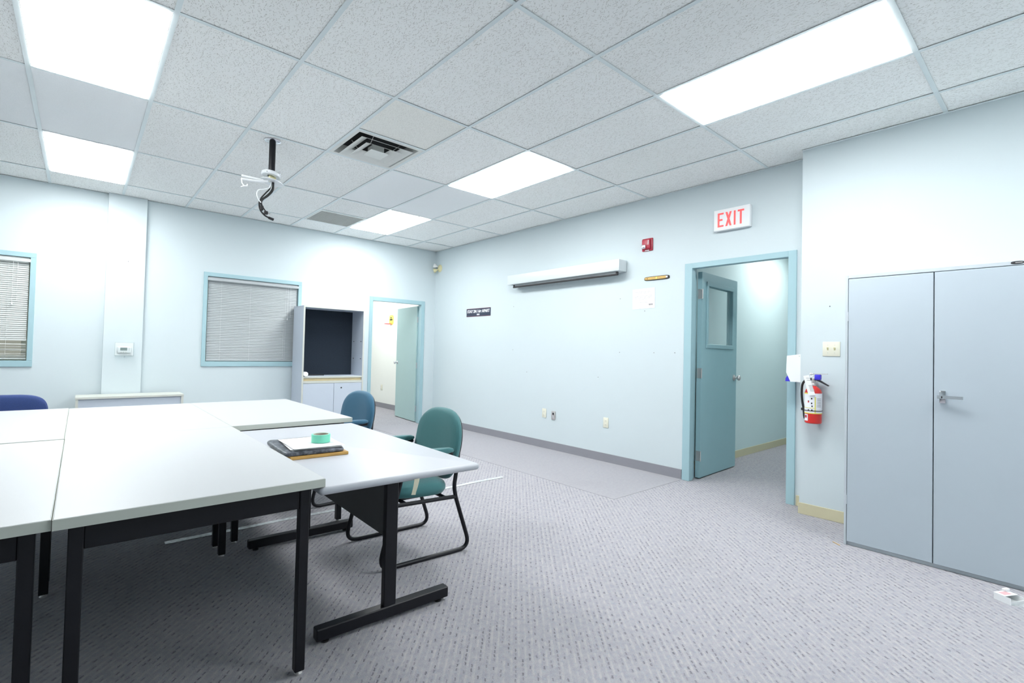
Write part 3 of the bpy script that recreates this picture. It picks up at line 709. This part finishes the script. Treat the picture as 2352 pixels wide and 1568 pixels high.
# ------------------------------------------------------------------ steel cupboard on the right
cb = thing('steel_cupboard', 'tall blue-grey two-door steel cupboard standing at the right edge', 'cupboard', (2.335, -1.2275, 0), -PI / 2)
HW, CD, CZ = .457, .472, 1.80            # local x = -Y, y = into the wall
bm = bmesh.new()
box(bm, -HW, -HW + .014, 0, CD, 0, CZ, .002, 1); box(bm, HW - .014, HW, 0, CD, 0, CZ, .002, 1)
box(bm, -HW + .014, HW - .014, 0, CD, CZ - .024, CZ, .002, 1); box(bm, -HW + .014, HW - .014, .014, CD, 0, .022); box(bm, -HW + .014, HW - .014, CD - .01, CD, .022, CZ - .024)
obj('carcass', bm, 'grey_metal2', cb)
dl = obj('door', B(-HW + .017, -.0025, -.001, .02, .0255, CZ - .028, .002, 1), 'grey_metal', cb)
dr = obj('door', B(.0025, HW - .017, -.004, .02, .0255, CZ - .028, .002, 1), 'grey_metal', cb)
for z in (.30, 1.52): obj('hinge_pin', T([(-HW + .0155, -.002, z - .03), (-HW + .0155, -.002, z + .03)], .003, 8), 'grey_metal2', dl)
hd = obj('handle', B(.028, .058, -.016, -.004, .985, 1.06, .004, 2), 'chrome', dr)
bm = bmesh.new(); tube(bm, [(.043, -.014, 1.022), (.043, -.038, 1.022)], .011, 12); obj('handle_boss', bm, 'chrome', hd)
bm = bmesh.new()
prism(bm, [(.022, -.042), (.030, -.030), (.060, -.030), (.135, -.040), (.137, -.046), (.060, -.044)], 'z', 1.014, 1.032); obj('handle_lever', bm, 'chrome', hd)
obj('keyhole', B(.0405, .0455, -.0465, -.043, 1.016, 1.028), 'print_black', hd)
bd = obj('badge', pad(bmesh.new(), .026, .0085, [(1, 0), (1, .001), (.9, .002)], 2.6, 24), 'print_black', cb, (.352, 0, CZ - .011), UPRIGHT)
obj('badge_print', B(-.008, .02, -.0025, .0025, .0018, .0024), 'satin', bd)

# ------------------------------------------------------------------ tall open cabinet by the far wall
ux0, ux1, uyf, uyb = .698, 1.563, 5.0, 5.405
tc_ = thing('media_cabinet', 'tall pale grey cabinet with dark open niche beside the far doorway', 'cabinet', ((ux0 + ux1) / 2, uyf, 0)); hw = (ux1 - ux0) / 2; dp = uyb - uyf; uh = 1.79
for s in (-1, 1):
    sp = obj('side_panel', B(min(s * hw, s * (hw - .022)), max(s * hw, s * (hw - .022)), .002, dp, 0, uh - .022), 'cab_grey', tc_)
    obj('edge_strip', B(min(s * hw, s * (hw - .022)), max(s * hw, s * (hw - .022)), 0, .002, 0, uh - .022), 'cab_edge', sp)
    for z in (1.08, 1.33):
        for y in (.05, .30):
            obj('shelf_pin', T([(s * (hw - .023), y, z), (s * (hw - .034), y, z)], .005, 8), 'print_black', sp)
tp = obj('top_panel', B(-hw, hw, .002, dp, uh - .022, uh), 'cab_grey', tc_); obj('edge_strip', B(-hw, hw, 0, .002, uh - .022, uh), 'cab_edge', tp)
obj('back_panel', B(-hw + .022, hw - .022, dp - .02, dp - .01, .835, uh - .022), 'felt', tc_)
sh = obj('shelf', B(-hw + .022, hw - .022, .010, dp - .02, .812, .834), 'cab_grey', tc_); obj('edge_strip', B(-hw + .022, hw - .022, .008, .010, .812, .834), 'cab_edge', sh)
obj('plywood_rail', B(-hw + .022, hw - .022, .03, .045, .772, .812), 'plywood', tc_)
obj('top_rail', B(-hw + .022, hw - .022, .008, .04, .742, .772, .001, 1), 'cab_edge', tc_)
dA = obj('door', B(-hw + .024, .006, .004, .022, .06, .738, .001, 1), 'cab_grey', tc_); dB = obj('door', B(.010, hw - .024, .004, .022, .06, .738, .001, 1), 'cab_grey', tc_)
obj('lock', lathe(bmesh.new(), [(0, 0), (.010, 0), (.010, .004), (.007, .006), (0, .006)], 16, Matrix.Translation((.112, .004, .672)) @ Matrix.Rotation(PI / 2, 4, 'X')), 'print_black', dB)
obj('plinth', B(-hw + .022, hw - .022, .03, .05, 0, .06), 'cab_grey', tc_)
t = thing('paper_roll', 'small white paper roll on the shelf of the tall cabinet', 'paper roll', (.752, 5.03, .834 + .032))
obj('roll', lathe(bmesh.new(), [(.010, -.03), (.029, -.03), (.032, -.026), (.032, .05), (.029, .055), (.010, .055), (.010, -.03)], 24, Matrix.Rotation(-PI / 2, 4, 'X')), 'paper', t)
obj('loose_end', B(.0, .055, -.02, .05, -.031, -.0285), 'paper', t)
tag(obj('flat_black_bar', B(-.12, .12, -.03, .03, 0, .012, .003, 1), 'rubber', None, (.965, 5.27, .834)), 'flat black bar lying at the back of the cabinet shelf', 'bar')
# low case below the thermostat
lc = thing('low_bookcase', 'low grey case with cream edging under the thermostat', 'bookcase', (-1.085, 5.0, 0)); hw = .468
obj('top', B(-hw - .003, hw + .003, 0, .345, .632, .655, .0015, 1), 'cab_edge', lc)
for s in (-1, 1): obj('side_panel', B(min(s * hw, s * (hw - .022)), max(s * hw, s * (hw - .022)), .004, .345, 0, .632), 'cab_edge', lc)
obj('front_panel', B(-hw + .022, hw - .022, .02, .034, 0.04, .632), 'cab_grey', lc); obj('plinth', B(-hw + .022, hw - .022, .04, .055, 0, .04), 'cab_edge', lc)

# ------------------------------------------------------------------ projector pole, bracket and cables
pj = thing('projector_mount', 'black pole with white empty projector bracket hanging from the ceiling', 'projector mount', (-.402, 2.545, H))
obj('ceiling_flange', lathe(bmesh.new(), [(.026, -.006), (.055, -.004), (.062, 0.0), (.062, .002), (.026, .002)], 28), 'chrome', pj)
obj('pole', T([(0, 0, .03), (0, 0, -.285)], .0245, 20), 'black', pj)
mt = Matrix.Translation((.0, 0, -.262)) @ Matrix.Rotation(math.radians(8), 4, 'Y')
pl = obj('bracket_collar', lathe(bmesh.new(), [(.03, .0), (.066, .0), (.074, -.008), (.074, -.028), (.068, -.032), (.03, -.03), (.03, 0)], 28, mt), 'alu', pj)
for a in (2.6, 4.0, 5.4): obj('bolt', T([(.06 * math.cos(a), .06 * math.sin(a), -.27), (.076 * math.cos(a), .076 * math.sin(a), -.278)], .006, 8), 'chrome', pl)
obj('swivel_block', B(-.02, .03, -.02, .02, -.335, -.285, .004, 1), 'brass', pj)
mt = Matrix.Translation((.005, 0, -.335)) @ Matrix.Rotation(math.radians(10), 4, 'Y')
obj('bracket_plate', lathe(bmesh.new(), [(0, .006), (.06, .006), (.085, .0), (.085, -.004), (.03, -.003), (0, -.003)], 28, mt), 'alu', pj)
arm = obj('arm', T([(-.06, 0, -.338), (-.215, .02, -.332)], .009, 8), 'white_pl', pj)
arm = obj('arm', T([(-.03, -.02, -.345), (-.125, -.02, -.365), (-.225, -.03, -.375)], .010, 8), 'white_pl', pj)
obj('hook', T([(-.222, -.03, -.378), (-.220, -.03, -.405), (-.205, -.03, -.425), (-.182, -.03, -.42), (-.182, -.03, -.405)], .005, 6), 'white_pl', arm)
obj('hook', T([(-.205, -.03, -.425), (-.228, -.03, -.438)], .004, 6), 'white_pl', arm)
def smooth_path(p, n=6, k=1.0):
    p = [Vector((q[0], q[1], -.30 + (q[2] + .30) * k)) for q in p]; out = []
    for i in range(len(p) - 1):
        a, b_, c, d = p[max(i - 1, 0)], p[i], p[i + 1], p[min(i + 2, len(p) - 1)]
        for k in range(n):
            t_ = k / n; out.append(.5 * ((2 * b_) + (c - a) * t_ + (2 * a - 5 * b_ + 4 * c - d) * t_ ** 2 + (3 * b_ - a - 3 * c + d) * t_ ** 3))
    return out + [p[-1]]
obj('cable', T(smooth_path([(.004, 0, -.30), (.012, .0, -.39), (-.005, 0, -.45), (-.045, .01, -.51), (-.078, .01, -.55), (-.084, 0, -.60), (-.072, 0, -.65), (-.04, 0, -.69), (-.01, 0, -.705), (.0, 0, -.708)], 6, .82), .0065, 8), 'rubber', pj)
obj('cable', T(smooth_path([(.0, .01, -.30), (-.004, .01, -.40), (-.035, .01, -.46), (-.068, .012, -.52), (-.073, .01, -.56), (-.066, .01, -.60)], 6, .82), .0055, 8), 'rubber', pj)
obj('cable', T(smooth_path([(.012, -.01, -.30), (.014, -.01, -.42), (-.02, -.01, -.49), (-.06, -.01, -.54), (-.07, -.008, -.58), (-.05, -.008, -.63), (-.035, -.008, -.65)], 6, .82), .005, 8), 'rubber', pj)
obj('cable', T(smooth_path([(-.004, -.012, -.30), (-.012, -.012, -.40), (-.05, -.012, -.435), (-.095, -.012, -.455), (-.108, -.012, -.50), (-.095, -.012, -.545), (-.075, -.012, -.575)], 6, .82), .0045, 8), 'white_pl', pj, )
obj('plug', T([(-.012, 0, -.632), (.026, 0, -.642)], .0105, 10), 'rubber', pj)
obj('plug', B(-.078, -.054, -.012, .014, -.585, -.545, .004, 1), 'rubber', pj)
obj('plug', B(-.05, -.02, -.018, .004, -.612, -.585, .004, 1), 'rubber', pj)
obj('plug_tip', T([(-.022, -.008, -.597), (-.004, -.008, -.599)], .006, 8), 'satin', pj)

# ------------------------------------------------------------------ things on the right wall (local x = -Y, y into wall)
def onR(name, label, cat, Y, z, group=None, x=XR): return thing(name, label, cat, (x, Y, z), -PI / 2, group)
# pull-down screen
s_ = onR('projector_screen', 'long white pull-down projector screen case on the right wall', 'projector screen', 3.36, 2.15)
L = 1.87
obj('case', B(0, L, -.145, -.002, 0, .125, .003, 2), 'screenw', s_)
obj('slot_lip', B(.06, L - .05, -.120, -.085, -.006, .001), 'slat', s_)
br = obj('screen_bar', B(.08, L - .045, -.112, -.094, -.045, -.024, .004, 2), 'rubber', s_)
obj('screen_fabric', B(.10, L - .065, -.1035, -.1025, -.026, .0), 'slat', s_)
for x in (.09, L - .065): obj('end_clip', B(x, x + .022, -.116, -.09, -.040, -.004, .002, 1), 'rubber', br)
obj('pull_ring', T(rounded_path([(L / 2 - .035, -.103, -.044), (L / 2 - .035, -.103, -.062), (L / 2 + .035, -.103, -.062), (L / 2 + .035, -.103, -.044)], .008, 3), .002, 6), 'clear', br)
# distancing sign
s_ = onR('distancing_sign', 'dark navy STAY 2M / 6FT APART sign on the right wall', 'sign', 4.19, 1.822)
obj('plate', B(-.299, .299, -.004, -.0002, -.062, .062), 'navy_sign', s_)
obj('border_line', B(-.299, .299, -.0046, -.004, .057, .061), 'maroon', s_); obj('border_line', B(-.299, .299, -.0046, -.004, -.061, -.057), 'maroon', s_)
me = text_mesh('STAY 2M / 6ft APART', .062, .0008, .0022, small=(11, 12), space=.98); me.materials.append(MAT['print_white'])
lt = obj('lettering', me, 'print_white', s_, (0, -.0046, .015), UPRIGHT)
mxx = max(v.co.x for v in me.vertices) - min(v.co.x for v in me.vertices); lt.scale = (.555 / mxx, .98, 1)
bm = bmesh.new()
for x in (-.024, 0, .024): prism(bm, [(x - .010, -.022), (x + .010, -.022), (x + .0075, -.040), (x, -.046), (x - .0075, -.040)], 'y', -.0047, -.004)
obj('logo', bm, 'print_white', s_); obj('logo_caption', B(-.036, .036, -.0046, -.004, -.0535, -.0505), 'print_grey', s_)
# notice
s_ = onR('paper_notice', 'white printed notice sheet on the wall under the amber strip', 'notice', 1.266, 1.837)
s_.rotation_euler = (0, math.radians(-1.0), -PI / 2)
obj('sheet', B(-.139, .139, -.003, -.0002, -.108, .108), 'paper', s_)
bm = bmesh.new(); rr = random.Random(5)
for z, w0 in ((.072, .10), (.058, .072), (.028, .112), (.015, .112), (.002, .10), (-.011, .05), (-.042, .066)):
    x = -w0
    while x < w0:
        l = rr.uniform(.008, .022); box(bm, x, min(x + l, w0), -.0034, -.003, z, z + .0042); x += l + .004
obj('print_lines', bm, 'print_pale', s_)
bm = bmesh.new()
for x in (.072, .088, .104): prism(bm, [(x - .005, -.060), (x + .005, -.060), (x + .004, -.074), (x, -.078), (x - .004, -.074)], 'y', -.0034, -.003)
obj('logo', bm, 'print_black', s_)
# amber strip
s_ = onR('amber_strip', 'slim amber strip with dark rounded ends mounted above the notice', 'wall strip', 1.108, 2.045)
obj('backing', pad(bmesh.new(), .150, .021, [(1, 0), (1, .006), (.97, .009)], 5, 48), 'rubber', s_, (0, -.0002, 0), UPRIGHT)
obj('strip', pad(bmesh.new(), .132, .0145, [(1, 0), (1, .006), (.96, .008)], 6, 44), 'amber', s_, (-.008, -.008, .0), UPRIGHT)
obj('yellow_mark', B(-.005, .010, -.0172, -.0155, -.010, .010), 'yellow', s_)
obj('end_cap', B(.112, .134, -.0168, -.009, -.010, .010, .003, 1), 'satin', s_)
for x in (-.105, ): obj('screw', lathe(bmesh.new(), [(0, 0), (.005, 0), (.004, .002), (0, .002)], 10, Matrix.Translation((x, -.016, 0)) @ Matrix.Rotation(PI / 2, 4, 'X')), 'maroon', s_)
# fire alarm
s_ = onR('fire_alarm', 'red fire alarm strobe on the wall above the notice', 'alarm', 1.2235, 2.412)
obj('back_box', B(-.064, .064, -.016, -.0002, -.068, .068, .006, 2), 'crimson', s_)
obj('body', B(-.052, .046, -.042, -.015, -.052, .056, .010, 3), 'crimson', s_)
obj('strobe_lens', B(-.050, .004, -.062, -.040, -.046, -.004, .010, 3), 'chrome', s_)
me = text_mesh('FIRE', .026, .0008, .0002); me.materials.append(MAT['print_white']); obj('lettering', me, 'print_white', s_, (.028, -.0425, .018), (PI / 2, PI / 2, 0))
obj('label_strip', B(-.025, .025, -.0168, -.0158, -.066, -.058), 'print_white', s_)
# exit sign
s_ = onR('exit_sign', 'white EXIT sign with red letters above the teal doorway', 'exit sign', .3045, 2.517)
obj('housing', B(-.168, .168, -.048, -.0002, -.099, .099, .004, 2), 'white_pl', s_)
ltrs = obj('letter_panel', B(-.160, .160, -.0492, -.0475, -.091, .091), 'white_pl', s_)
LZ, LH, BW = -.066, .132, .0165
def letter(polys):
    bm = bmesh.new()
    for p in polys: prism(bm, p, 'y', -.0515, -.049)
    obj('letter', bm, 'glow_red', s_)
def rect(x0, x1, z0, z1): return [(x0, z0), (x1, z0), (x1, z1), (x0, z1)]
z0, z1 = LZ, LZ + LH
letter([rect(-.128, -.128 + BW, z0, z1), rect(-.1115, -.072, z0, z0 + BW), rect(-.1115, -.072, z1 - BW, z1), rect(-.1115, -.082, -.008, .0085)])
xm, dx_ = -.025, .0092
letter([[(-.054, z0), (-.036, z0), (xm, -.030), (-.014, z0), (.004, z0), (xm + dx_ + .001, 0), (.004, z1), (-.014, z1), (xm, .030), (-.036, z1), (-.054, z1), (xm - dx_ - .001, 0)]])
letter([rect(.024, .024 + BW, z0, z1)])
letter([rect(.080, .080 + BW, z0, z1 - BW), rect(.060, .118, z1 - BW, z1)])
# emergency twin head lamp near the corner
s_ = onR('emergency_lamp', 'small cream twin-head emergency lamp near the far corner', 'emergency light', 5.29, 2.615)
obj('base', lathe(bmesh.new(), [(0, .03), (.03, .028), (.055, .016), (.064, .004), (.064, 0), (0, 0)], 24, Matrix.Rotation(PI / 2, 4, 'X')), 'brass', s_)
for z, a in ((.06, .6), (-.045, -.5)):
    d = Vector((-.55, -.75, .25 if z > 0 else -.35)).normalized(); p = Vector((-.012, -.025, z * .4))
    q = p + d * .055
    hdl = obj('lamp_head', tube(bmesh.new(), [p, p + d * .02, p + d * .035, q, q + d * .03], [.007, .009, .020, .034, .036], 16), 'brass' if z < 0 else 'white_pl', s_)
    obj('lens', T([q + d * .030, q + d * .033], .031, 16), 'clear', hdl)
# outlets
def outlet(label, Y, z, mat, x=XR, slots='print_grey', rotz=-PI / 2):
    o = thing('wall_outlet', label, 'outlet', (x, Y, z) if rotz else (Y, x, z), rotz, 'wall outlets')
    obj('plate', B(-.036, .036, -.007, -.0002, -.058, .058, .003, 2), mat, o)
    for dz in (-.022, .022):
        rc = obj('receptacle', pad(bmesh.new(), .016, .014, [(1, 0), (1, .001), (.9, .002)], 3, 20), mat, o, (0, -.0068, dz), UPRIGHT)
        bm = bmesh.new()
        for sx in (-.006, .006): box(bm, sx - .001, sx + .001, -.003, .004, .0018, .0026)
        obj('slot', bm, slots, rc)
    return o
outlet('ivory outlet on the right wall, left of the steel one', 2.73, .45, 'cream')
outlet('ivory outlet on the right wall nearest the teal doorway', 1.737, .447, 'cream')
outlet('ivory outlet on the white wall of the small office', 7.82, .42, 'cream', 3.27)
o = onR('data_jack', 'brushed steel data jack plate between the two ivory outlets', 'wall jack', 2.562, .437)
obj('plate', B(-.034, .034, -.012, -.0002, -.055, .055, .006, 2), 'satin', o); obj('jack', B(-.013, .013, -.0135, -.011, .008, .034), 'print_black', o)
for z in (-.012, -.028): obj('connector', T([(-.012, -.013, z), (.012, -.013, z)], .003, 8), 'chrome', o)
# light switch
o = onR('light_switch', 'ivory double light switch plate beside the steel cupboard', 'light switch', -.557, 1.31, x=XN)
obj('plate', B(-.059, .059, -.006, -.0002, -.056, .056, .003, 2), 'cream', o)
for x in (-.023, .023):
    obj('toggle', prism(bmesh.new(), [(-.006, -.010), (-.006, .010), (-.018, .012), (-.017, .006)], 'x', x - .005, x + .005), 'brass', o)
    for z in (-.03, .03): obj('screw', lathe(bmesh.new(), [(0, 0), (.003, 0), (.002, .001), (0, .001)], 10, Matrix.Translation((x, -.006, z)) @ Matrix.Rotation(PI / 2, 4, 'X')), 'cab_edge', o)
# old screws left in the wall
sm = mesh_of('wall_screw', lathe(bmesh.new(), [(0, 0), (.0045, 0), (.004, .003), (.002, .005), (0, .005)], 10, Matrix.Rotation(PI / 2, 4, 'X'))); sm.materials.append(MAT['print_grey'])
for (Y, z, lb) in ((1.57, 1.855, 'tiny grey screw in the wall just left of the white notice'), (3.376, 1.26, 'tiny grey screw in the wall at mid height, right of the navy sign'),
        (1.568, 1.253, 'tiny grey screw in the wall at mid height, below and left of the notice'), (1.128, 1.256, 'tiny grey screw in the wall straight below the right edge of the notice'),
        (.886, 1.26, 'tiny grey screw in the wall nearest to the teal doorway'), (3.081, .964, 'tiny grey screw low in the wall, above and left of the ivory outlet'),
        (1.863, .959, 'tiny grey screw low in the wall, above and left of the outlet nearest the doorway'), (3.379, 1.864, 'tiny grey screw in the wall below the left end of the screen case'),
        (1.249, 1.703, 'tiny grey screw in the wall touching the lower edge of the notice')):
    tag(obj('wall_screw', sm, 'print_grey', None, (XR, Y, z), (0, 0, -PI / 2)), lb, 'screw', 'screws left in the right wall')
tag(obj('wall_screw', sm, 'print_grey', None, (1.297, YF, 1.911)), 'tiny grey screw in the far wall above the tall cabinet', 'screw')
tag(obj('wall_screw', sm, 'print_grey', None, (XN, -.543, 1.641), (0, 0, -PI / 2)), 'tiny grey screw in the wall above the light switch', 'screw')
tag(obj('wall_screw', sm, 'print_grey', None, (-1.149, 5.362, 2.165)), 'tiny grey screw in the column above the thermostat', 'screw')

# thermostat with clear guard
o = thing('thermostat', 'white thermostat under a clear guard on the pale column', 'thermostat', (-1.155, 5.362, 1.155))
obj('wall_plate', B(-.082, .082, -.004, -.0002, -.068, .075, .002, 1), 'white_pl', o)
bd = obj('body', B(-.064, .064, -.032, -.004, -.042, .034, .016, 4), 'white_pl', o)
obj('screen', B(-.036, .026, -.0335, -.031, -.012, .022), 'lcd', bd)
for (x, z) in ((.044, .014), (.044, -.004), (-.028, -.030), (-.006, -.030), (.014, -.030)): obj('button', B(x - .006, x + .006, -.0345, -.031, z - .003, z + .003, .001, 1), 'cab_edge', bd)
bm = bmesh.new()
for bx in ((-.086, .086, -.060, -.057, -.074, .082), (-.086, -.083, -.057, -.004, -.074, .082), (.083, .086, -.057, -.004, -.074, .082), (-.083, .083, -.057, -.004, .079, .082), (-.083, .083, -.057, -.004, -.074, -.071)): box(bm, *bx)
gd = obj('guard', bm, 'clear', o)
obj('guard_lock', T([(0, -.050, -.074), (0, -.050, -.088)], .007, 10), 'chrome', gd)

# sanitizer dispenser on the side of the boxed-out wall (faces +Y)
o = thing('sanitizer_dispenser', 'white soap dispenser with blue push bar beside the teal doorway', 'dispenser', (2.90, -.342, 1.04), PI)
obj('case', prism(bmesh.new(), [(-.0005, .0), (-.085, .0), (-.118, .075), (-.114, .212), (-.0005, .228)], 'x', -.058, .058), 'white_pl', o)
obj('push_bar', prism(bmesh.new(), [(-.090, .002), (-.126, .002), (-.124, .028), (-.110, .050), (-.100, .044)], 'x', -.05, .05), 'blue_pl', o)
obj('screw', lathe(bmesh.new(), [(0, 0), (.004, 0), (.004, .002), (0, .002)], 10, Matrix.Translation((.058, -.02, .21)) @ Matrix.Rotation(PI / 2, 4, 'Y')), 'cab_edge', o)

# fire extinguisher
o = onR('fire_extinguisher', 'red fire extinguisher with white label hanging on the wall under the switch', 'fire extinguisher', -.458, .735, x=XN)
yc = -.072; R = .0575
body = obj('cylinder', lathe(bmesh.new(), [(0, 0), (R - .006, 0), (R, .006), (R, .235), (R - .006, .256), (R - .022, .274), (.020, .284), (.018, .292), (0, .292)], 32, Matrix.Translation((0, yc, 0))), 'red', o)
def wrap(name, z0, z1, a0, a1, mat, rr=R + .0006, th=.0006):
    n = 20; obj(name, lathe(bmesh.new(), [(rr, z0), (rr + th, z0), (rr + th, z1), (rr, z1), (rr, z0)], n, Matrix.Translation((0, yc, 0)), math.radians(a0), math.radians(a1)), mat, body)
wrap('label', .078, .232, 150, 395, 'print_white')
wrap('label_stripe', .076, .083, 150, 395, 'yellow', R + .001); wrap('label_stripe', .225, .234, 150, 250, 'yellow', R + .001); wrap('label_stripe', .118, .122, 180, 300, 'yellow', R + .001)
wrap('label_column', .083, .205, 296, 303, 'yellow', R + .0012)
for z, a in ((.186, 272), (.150, 272), (.128, 275), (.098, 250), (.098, 274), (.165, 250)): wrap('pictogram', z, z + .011, a, a + 9, 'print_black', R + .0012)
wrap('pictogram', .160, .172, 250, 258, 'red', R + .0016)
for z in (.19, .178, .166, .154, .142, .130): wrap('label_line', z, z + .003, 312, 345, 'print_grey', R + .0012)
wrap('sticker', .020, .070, 212, 250, 'print_white', R + .0006); wrap('sticker_mark', .042, .062, 220, 242, 'crimson', R + .0014)
wrap('strap', .096, .101, 90, 449, 'rubber', R + .0022, .002)
obj('valve', lathe(bmesh.new(), [(0, .286), (.019, .286), (.019, .300), (.014, .306), (.014, .345), (.010, .35), (0, .35)], 16, Matrix.Translation((0, yc, 0))), 'satin', o)
obj('lever', prism(bmesh.new(), [(-.018, .372), (.094, .380), (.095, .384), (-.018, .382)], 'y', yc - .010, yc + .010), 'satin', o)
obj('handle', prism(bmesh.new(), [(-.018, .330), (.020, .330), (.040, .322), (.102, .290), (.104, .296), (.042, .336), (-.018, .348)], 'y', yc - .011, yc + .011), 'rubber', o)
obj('blue_seal', B(.010, .052, yc - .017, yc + .017, .334, .376, .006, 2), 'blue_pl', o)
obj('pin_ring', T([(-.010 + .012 * math.cos(k * PI / 6), yc - .016, .372 + .012 * math.sin(k * PI / 6)) for k in range(13)], .0016, 6), 'chrome', o)
hz = smooth_path([(-.012, yc, .335), (-.045, yc, .335), (-.075, yc, .30), (-.082, yc, .24), (-.078, yc, .17), (-.068, yc, .11), (-.062, yc, .05)])
hs = obj('hose', T(hz, .0085, 10), 'rubber', o)
obj('nozzle', T([(-.062, yc, .056), (-.060, yc, .028)], [.010, .006], 10), 'rubber', hs)
obj('strap_buckle', B(-.083, -.060, yc - .012, yc + .012, .092, .112, .003, 1), 'rubber', o)
bm = prism(bmesh.new(), [(-.050, .362), (-.012, .372), (.034, .222), (-.012, .205 + .01)], 'y', yc - R - .010, yc - R - .0092); tg = obj('inspection_tag', bm, 'paper', o)
bm = bmesh.new()
for k, z in enumerate((.345, .330, .29, .28, .27, .26, .25)):
    x = -.034 + (.36 - z) * .30; box(bm, x, x + .030, yc - R - .0106, yc - R - .010, z, z + .003)
obj('tag_print', bm, 'print_grey', tg)
obj('wall_hook', B(-.012, .012, yc + .012, -.0002, .286, .33), 'satin', o)

# mini basketball hoop in the office
o = thing('basketball_hoop', 'mini yellow and red basketball hoop on the small office wall', 'toy hoop', (3.27, 7.47, 1.80), -PI / 2)
obj('backboard', pad(bmesh.new(), .095, .10, [(1, 0), (1, .004), (.97, .006)], 4, 32), 'yellow', o, (0, -.0005, .03), UPRIGHT)
bm = bmesh.new(); box(bm, -.055, .05, -.0085, -.0065, .02, .05); box(bm, -.03, .015, -.0085, -.0065, .06, .085); obj('backboard_print', bm, 'print_black', o)
obj('rim', T([(.062 * math.cos(k * PI / 12), -.085 + .062 * math.sin(k * PI / 12), -.055) for k in range(25)], .0065, 8), 'glow_red', o)  # rim shares the sign letters' emission, so it glows without being a lamp
obj('rim_bracket', B(-.02, .02, -.03, -.0002, -.062, -.048), 'red', o)
bm = bmesh.new()
for k in range(10):
    a = 2 * PI * k / 10
    tube(bm, [(.062 * math.cos(a), -.085 + .062 * math.sin(a), -.055), (.05 * math.cos(a + .35), -.085 + .05 * math.sin(a + .35), -.10), (.036 * math.cos(a), -.085 + .036 * math.sin(a), -.15)], .0012, 5)
    tube(bm, [(.062 * math.cos(a), -.085 + .062 * math.sin(a), -.055), (.05 * math.cos(a - .35), -.085 + .05 * math.sin(a - .35), -.10), (.036 * math.cos(a), -.085 + .036 * math.sin(a), -.15)], .0012, 5)
obj('net', bm, 'cord', o)

# ------------------------------------------------------------------ on the floor
bm = bmesh.new(); n = 60; rows = []; rr = random.Random(11)
for k in range(n + 1):
    x = -1.10 + 2.72 * k / n; wl = .021 + (.006 * rr.random() if k < 8 else .001 * rr.random())
    y = 1.915 + .004 * math.sin(k * .5)
    rows.append([bm.verts.new((x + (rr.uniform(-.02, .01) if k == 0 else 0), y + s * wl, .0022 + (.002 * rr.random() if k < 12 else 0))) for s in (-1, -.25, .3, 1)])
for p_, q_ in zip(rows, rows[1:]):
    for s in range(3): bm.faces.new((p_[s], q_[s], q_[s + 1], p_[s + 1]))
thick(bm, .001)
tag(obj('floor_tape_line', bm, 'floor_tape', None), 'long frayed strip of pale tape stuck across the carpet under the tables', 'tape')
o = thing('plastic_box', 'small open white plastic box lying in front of the steel cupboard', 'box', (2.125, -1.545, 0), math.radians(-28))
bm = bmesh.new()
for bx in ((-.045, .045, -.055, .02, 0, .002), (-.045, -.043, -.055, .02, .002, .034), (.043, .045, -.055, .02, .002, .034), (-.043, .043, .018, .02, .002, .034), (-.043, .043, -.055, -.053, .002, .018)): box(bm, *bx)
obj('tray', bm, 'white_pl', o); ld = obj('lid', B(-.046, .046, -.03, .021, .034, .036, .001, 1), 'white_pl', o)
obj('lid_print', B(-.03, .02, -.02, .010, .0360, .0364), pm('pink_print', (0.75, 0.42, 0.44), .5), ld)
obj('hinge_flap', B(.012, .046, .004, .021, .036, .050, .002, 1), 'white_pl', o)
obj('clear_sleeve', prism(bmesh.new(), [(-.04, -.055), (.04, -.055), (.06, -.115), (-.01, -.125)], 'z', .001, .010), 'clear', o)
tag(obj('wood_splinter', prism(bmesh.new(), [(-.03, -.004), (.03, -.002), (.03, .002), (-.03, .004)], 'z', 0, .005), 'stick', None, (2.300, -.738, 0), (0, 0, math.radians(55))), 'small tan wood splinter on the carpet at the steel cupboard corner', 'splinter')
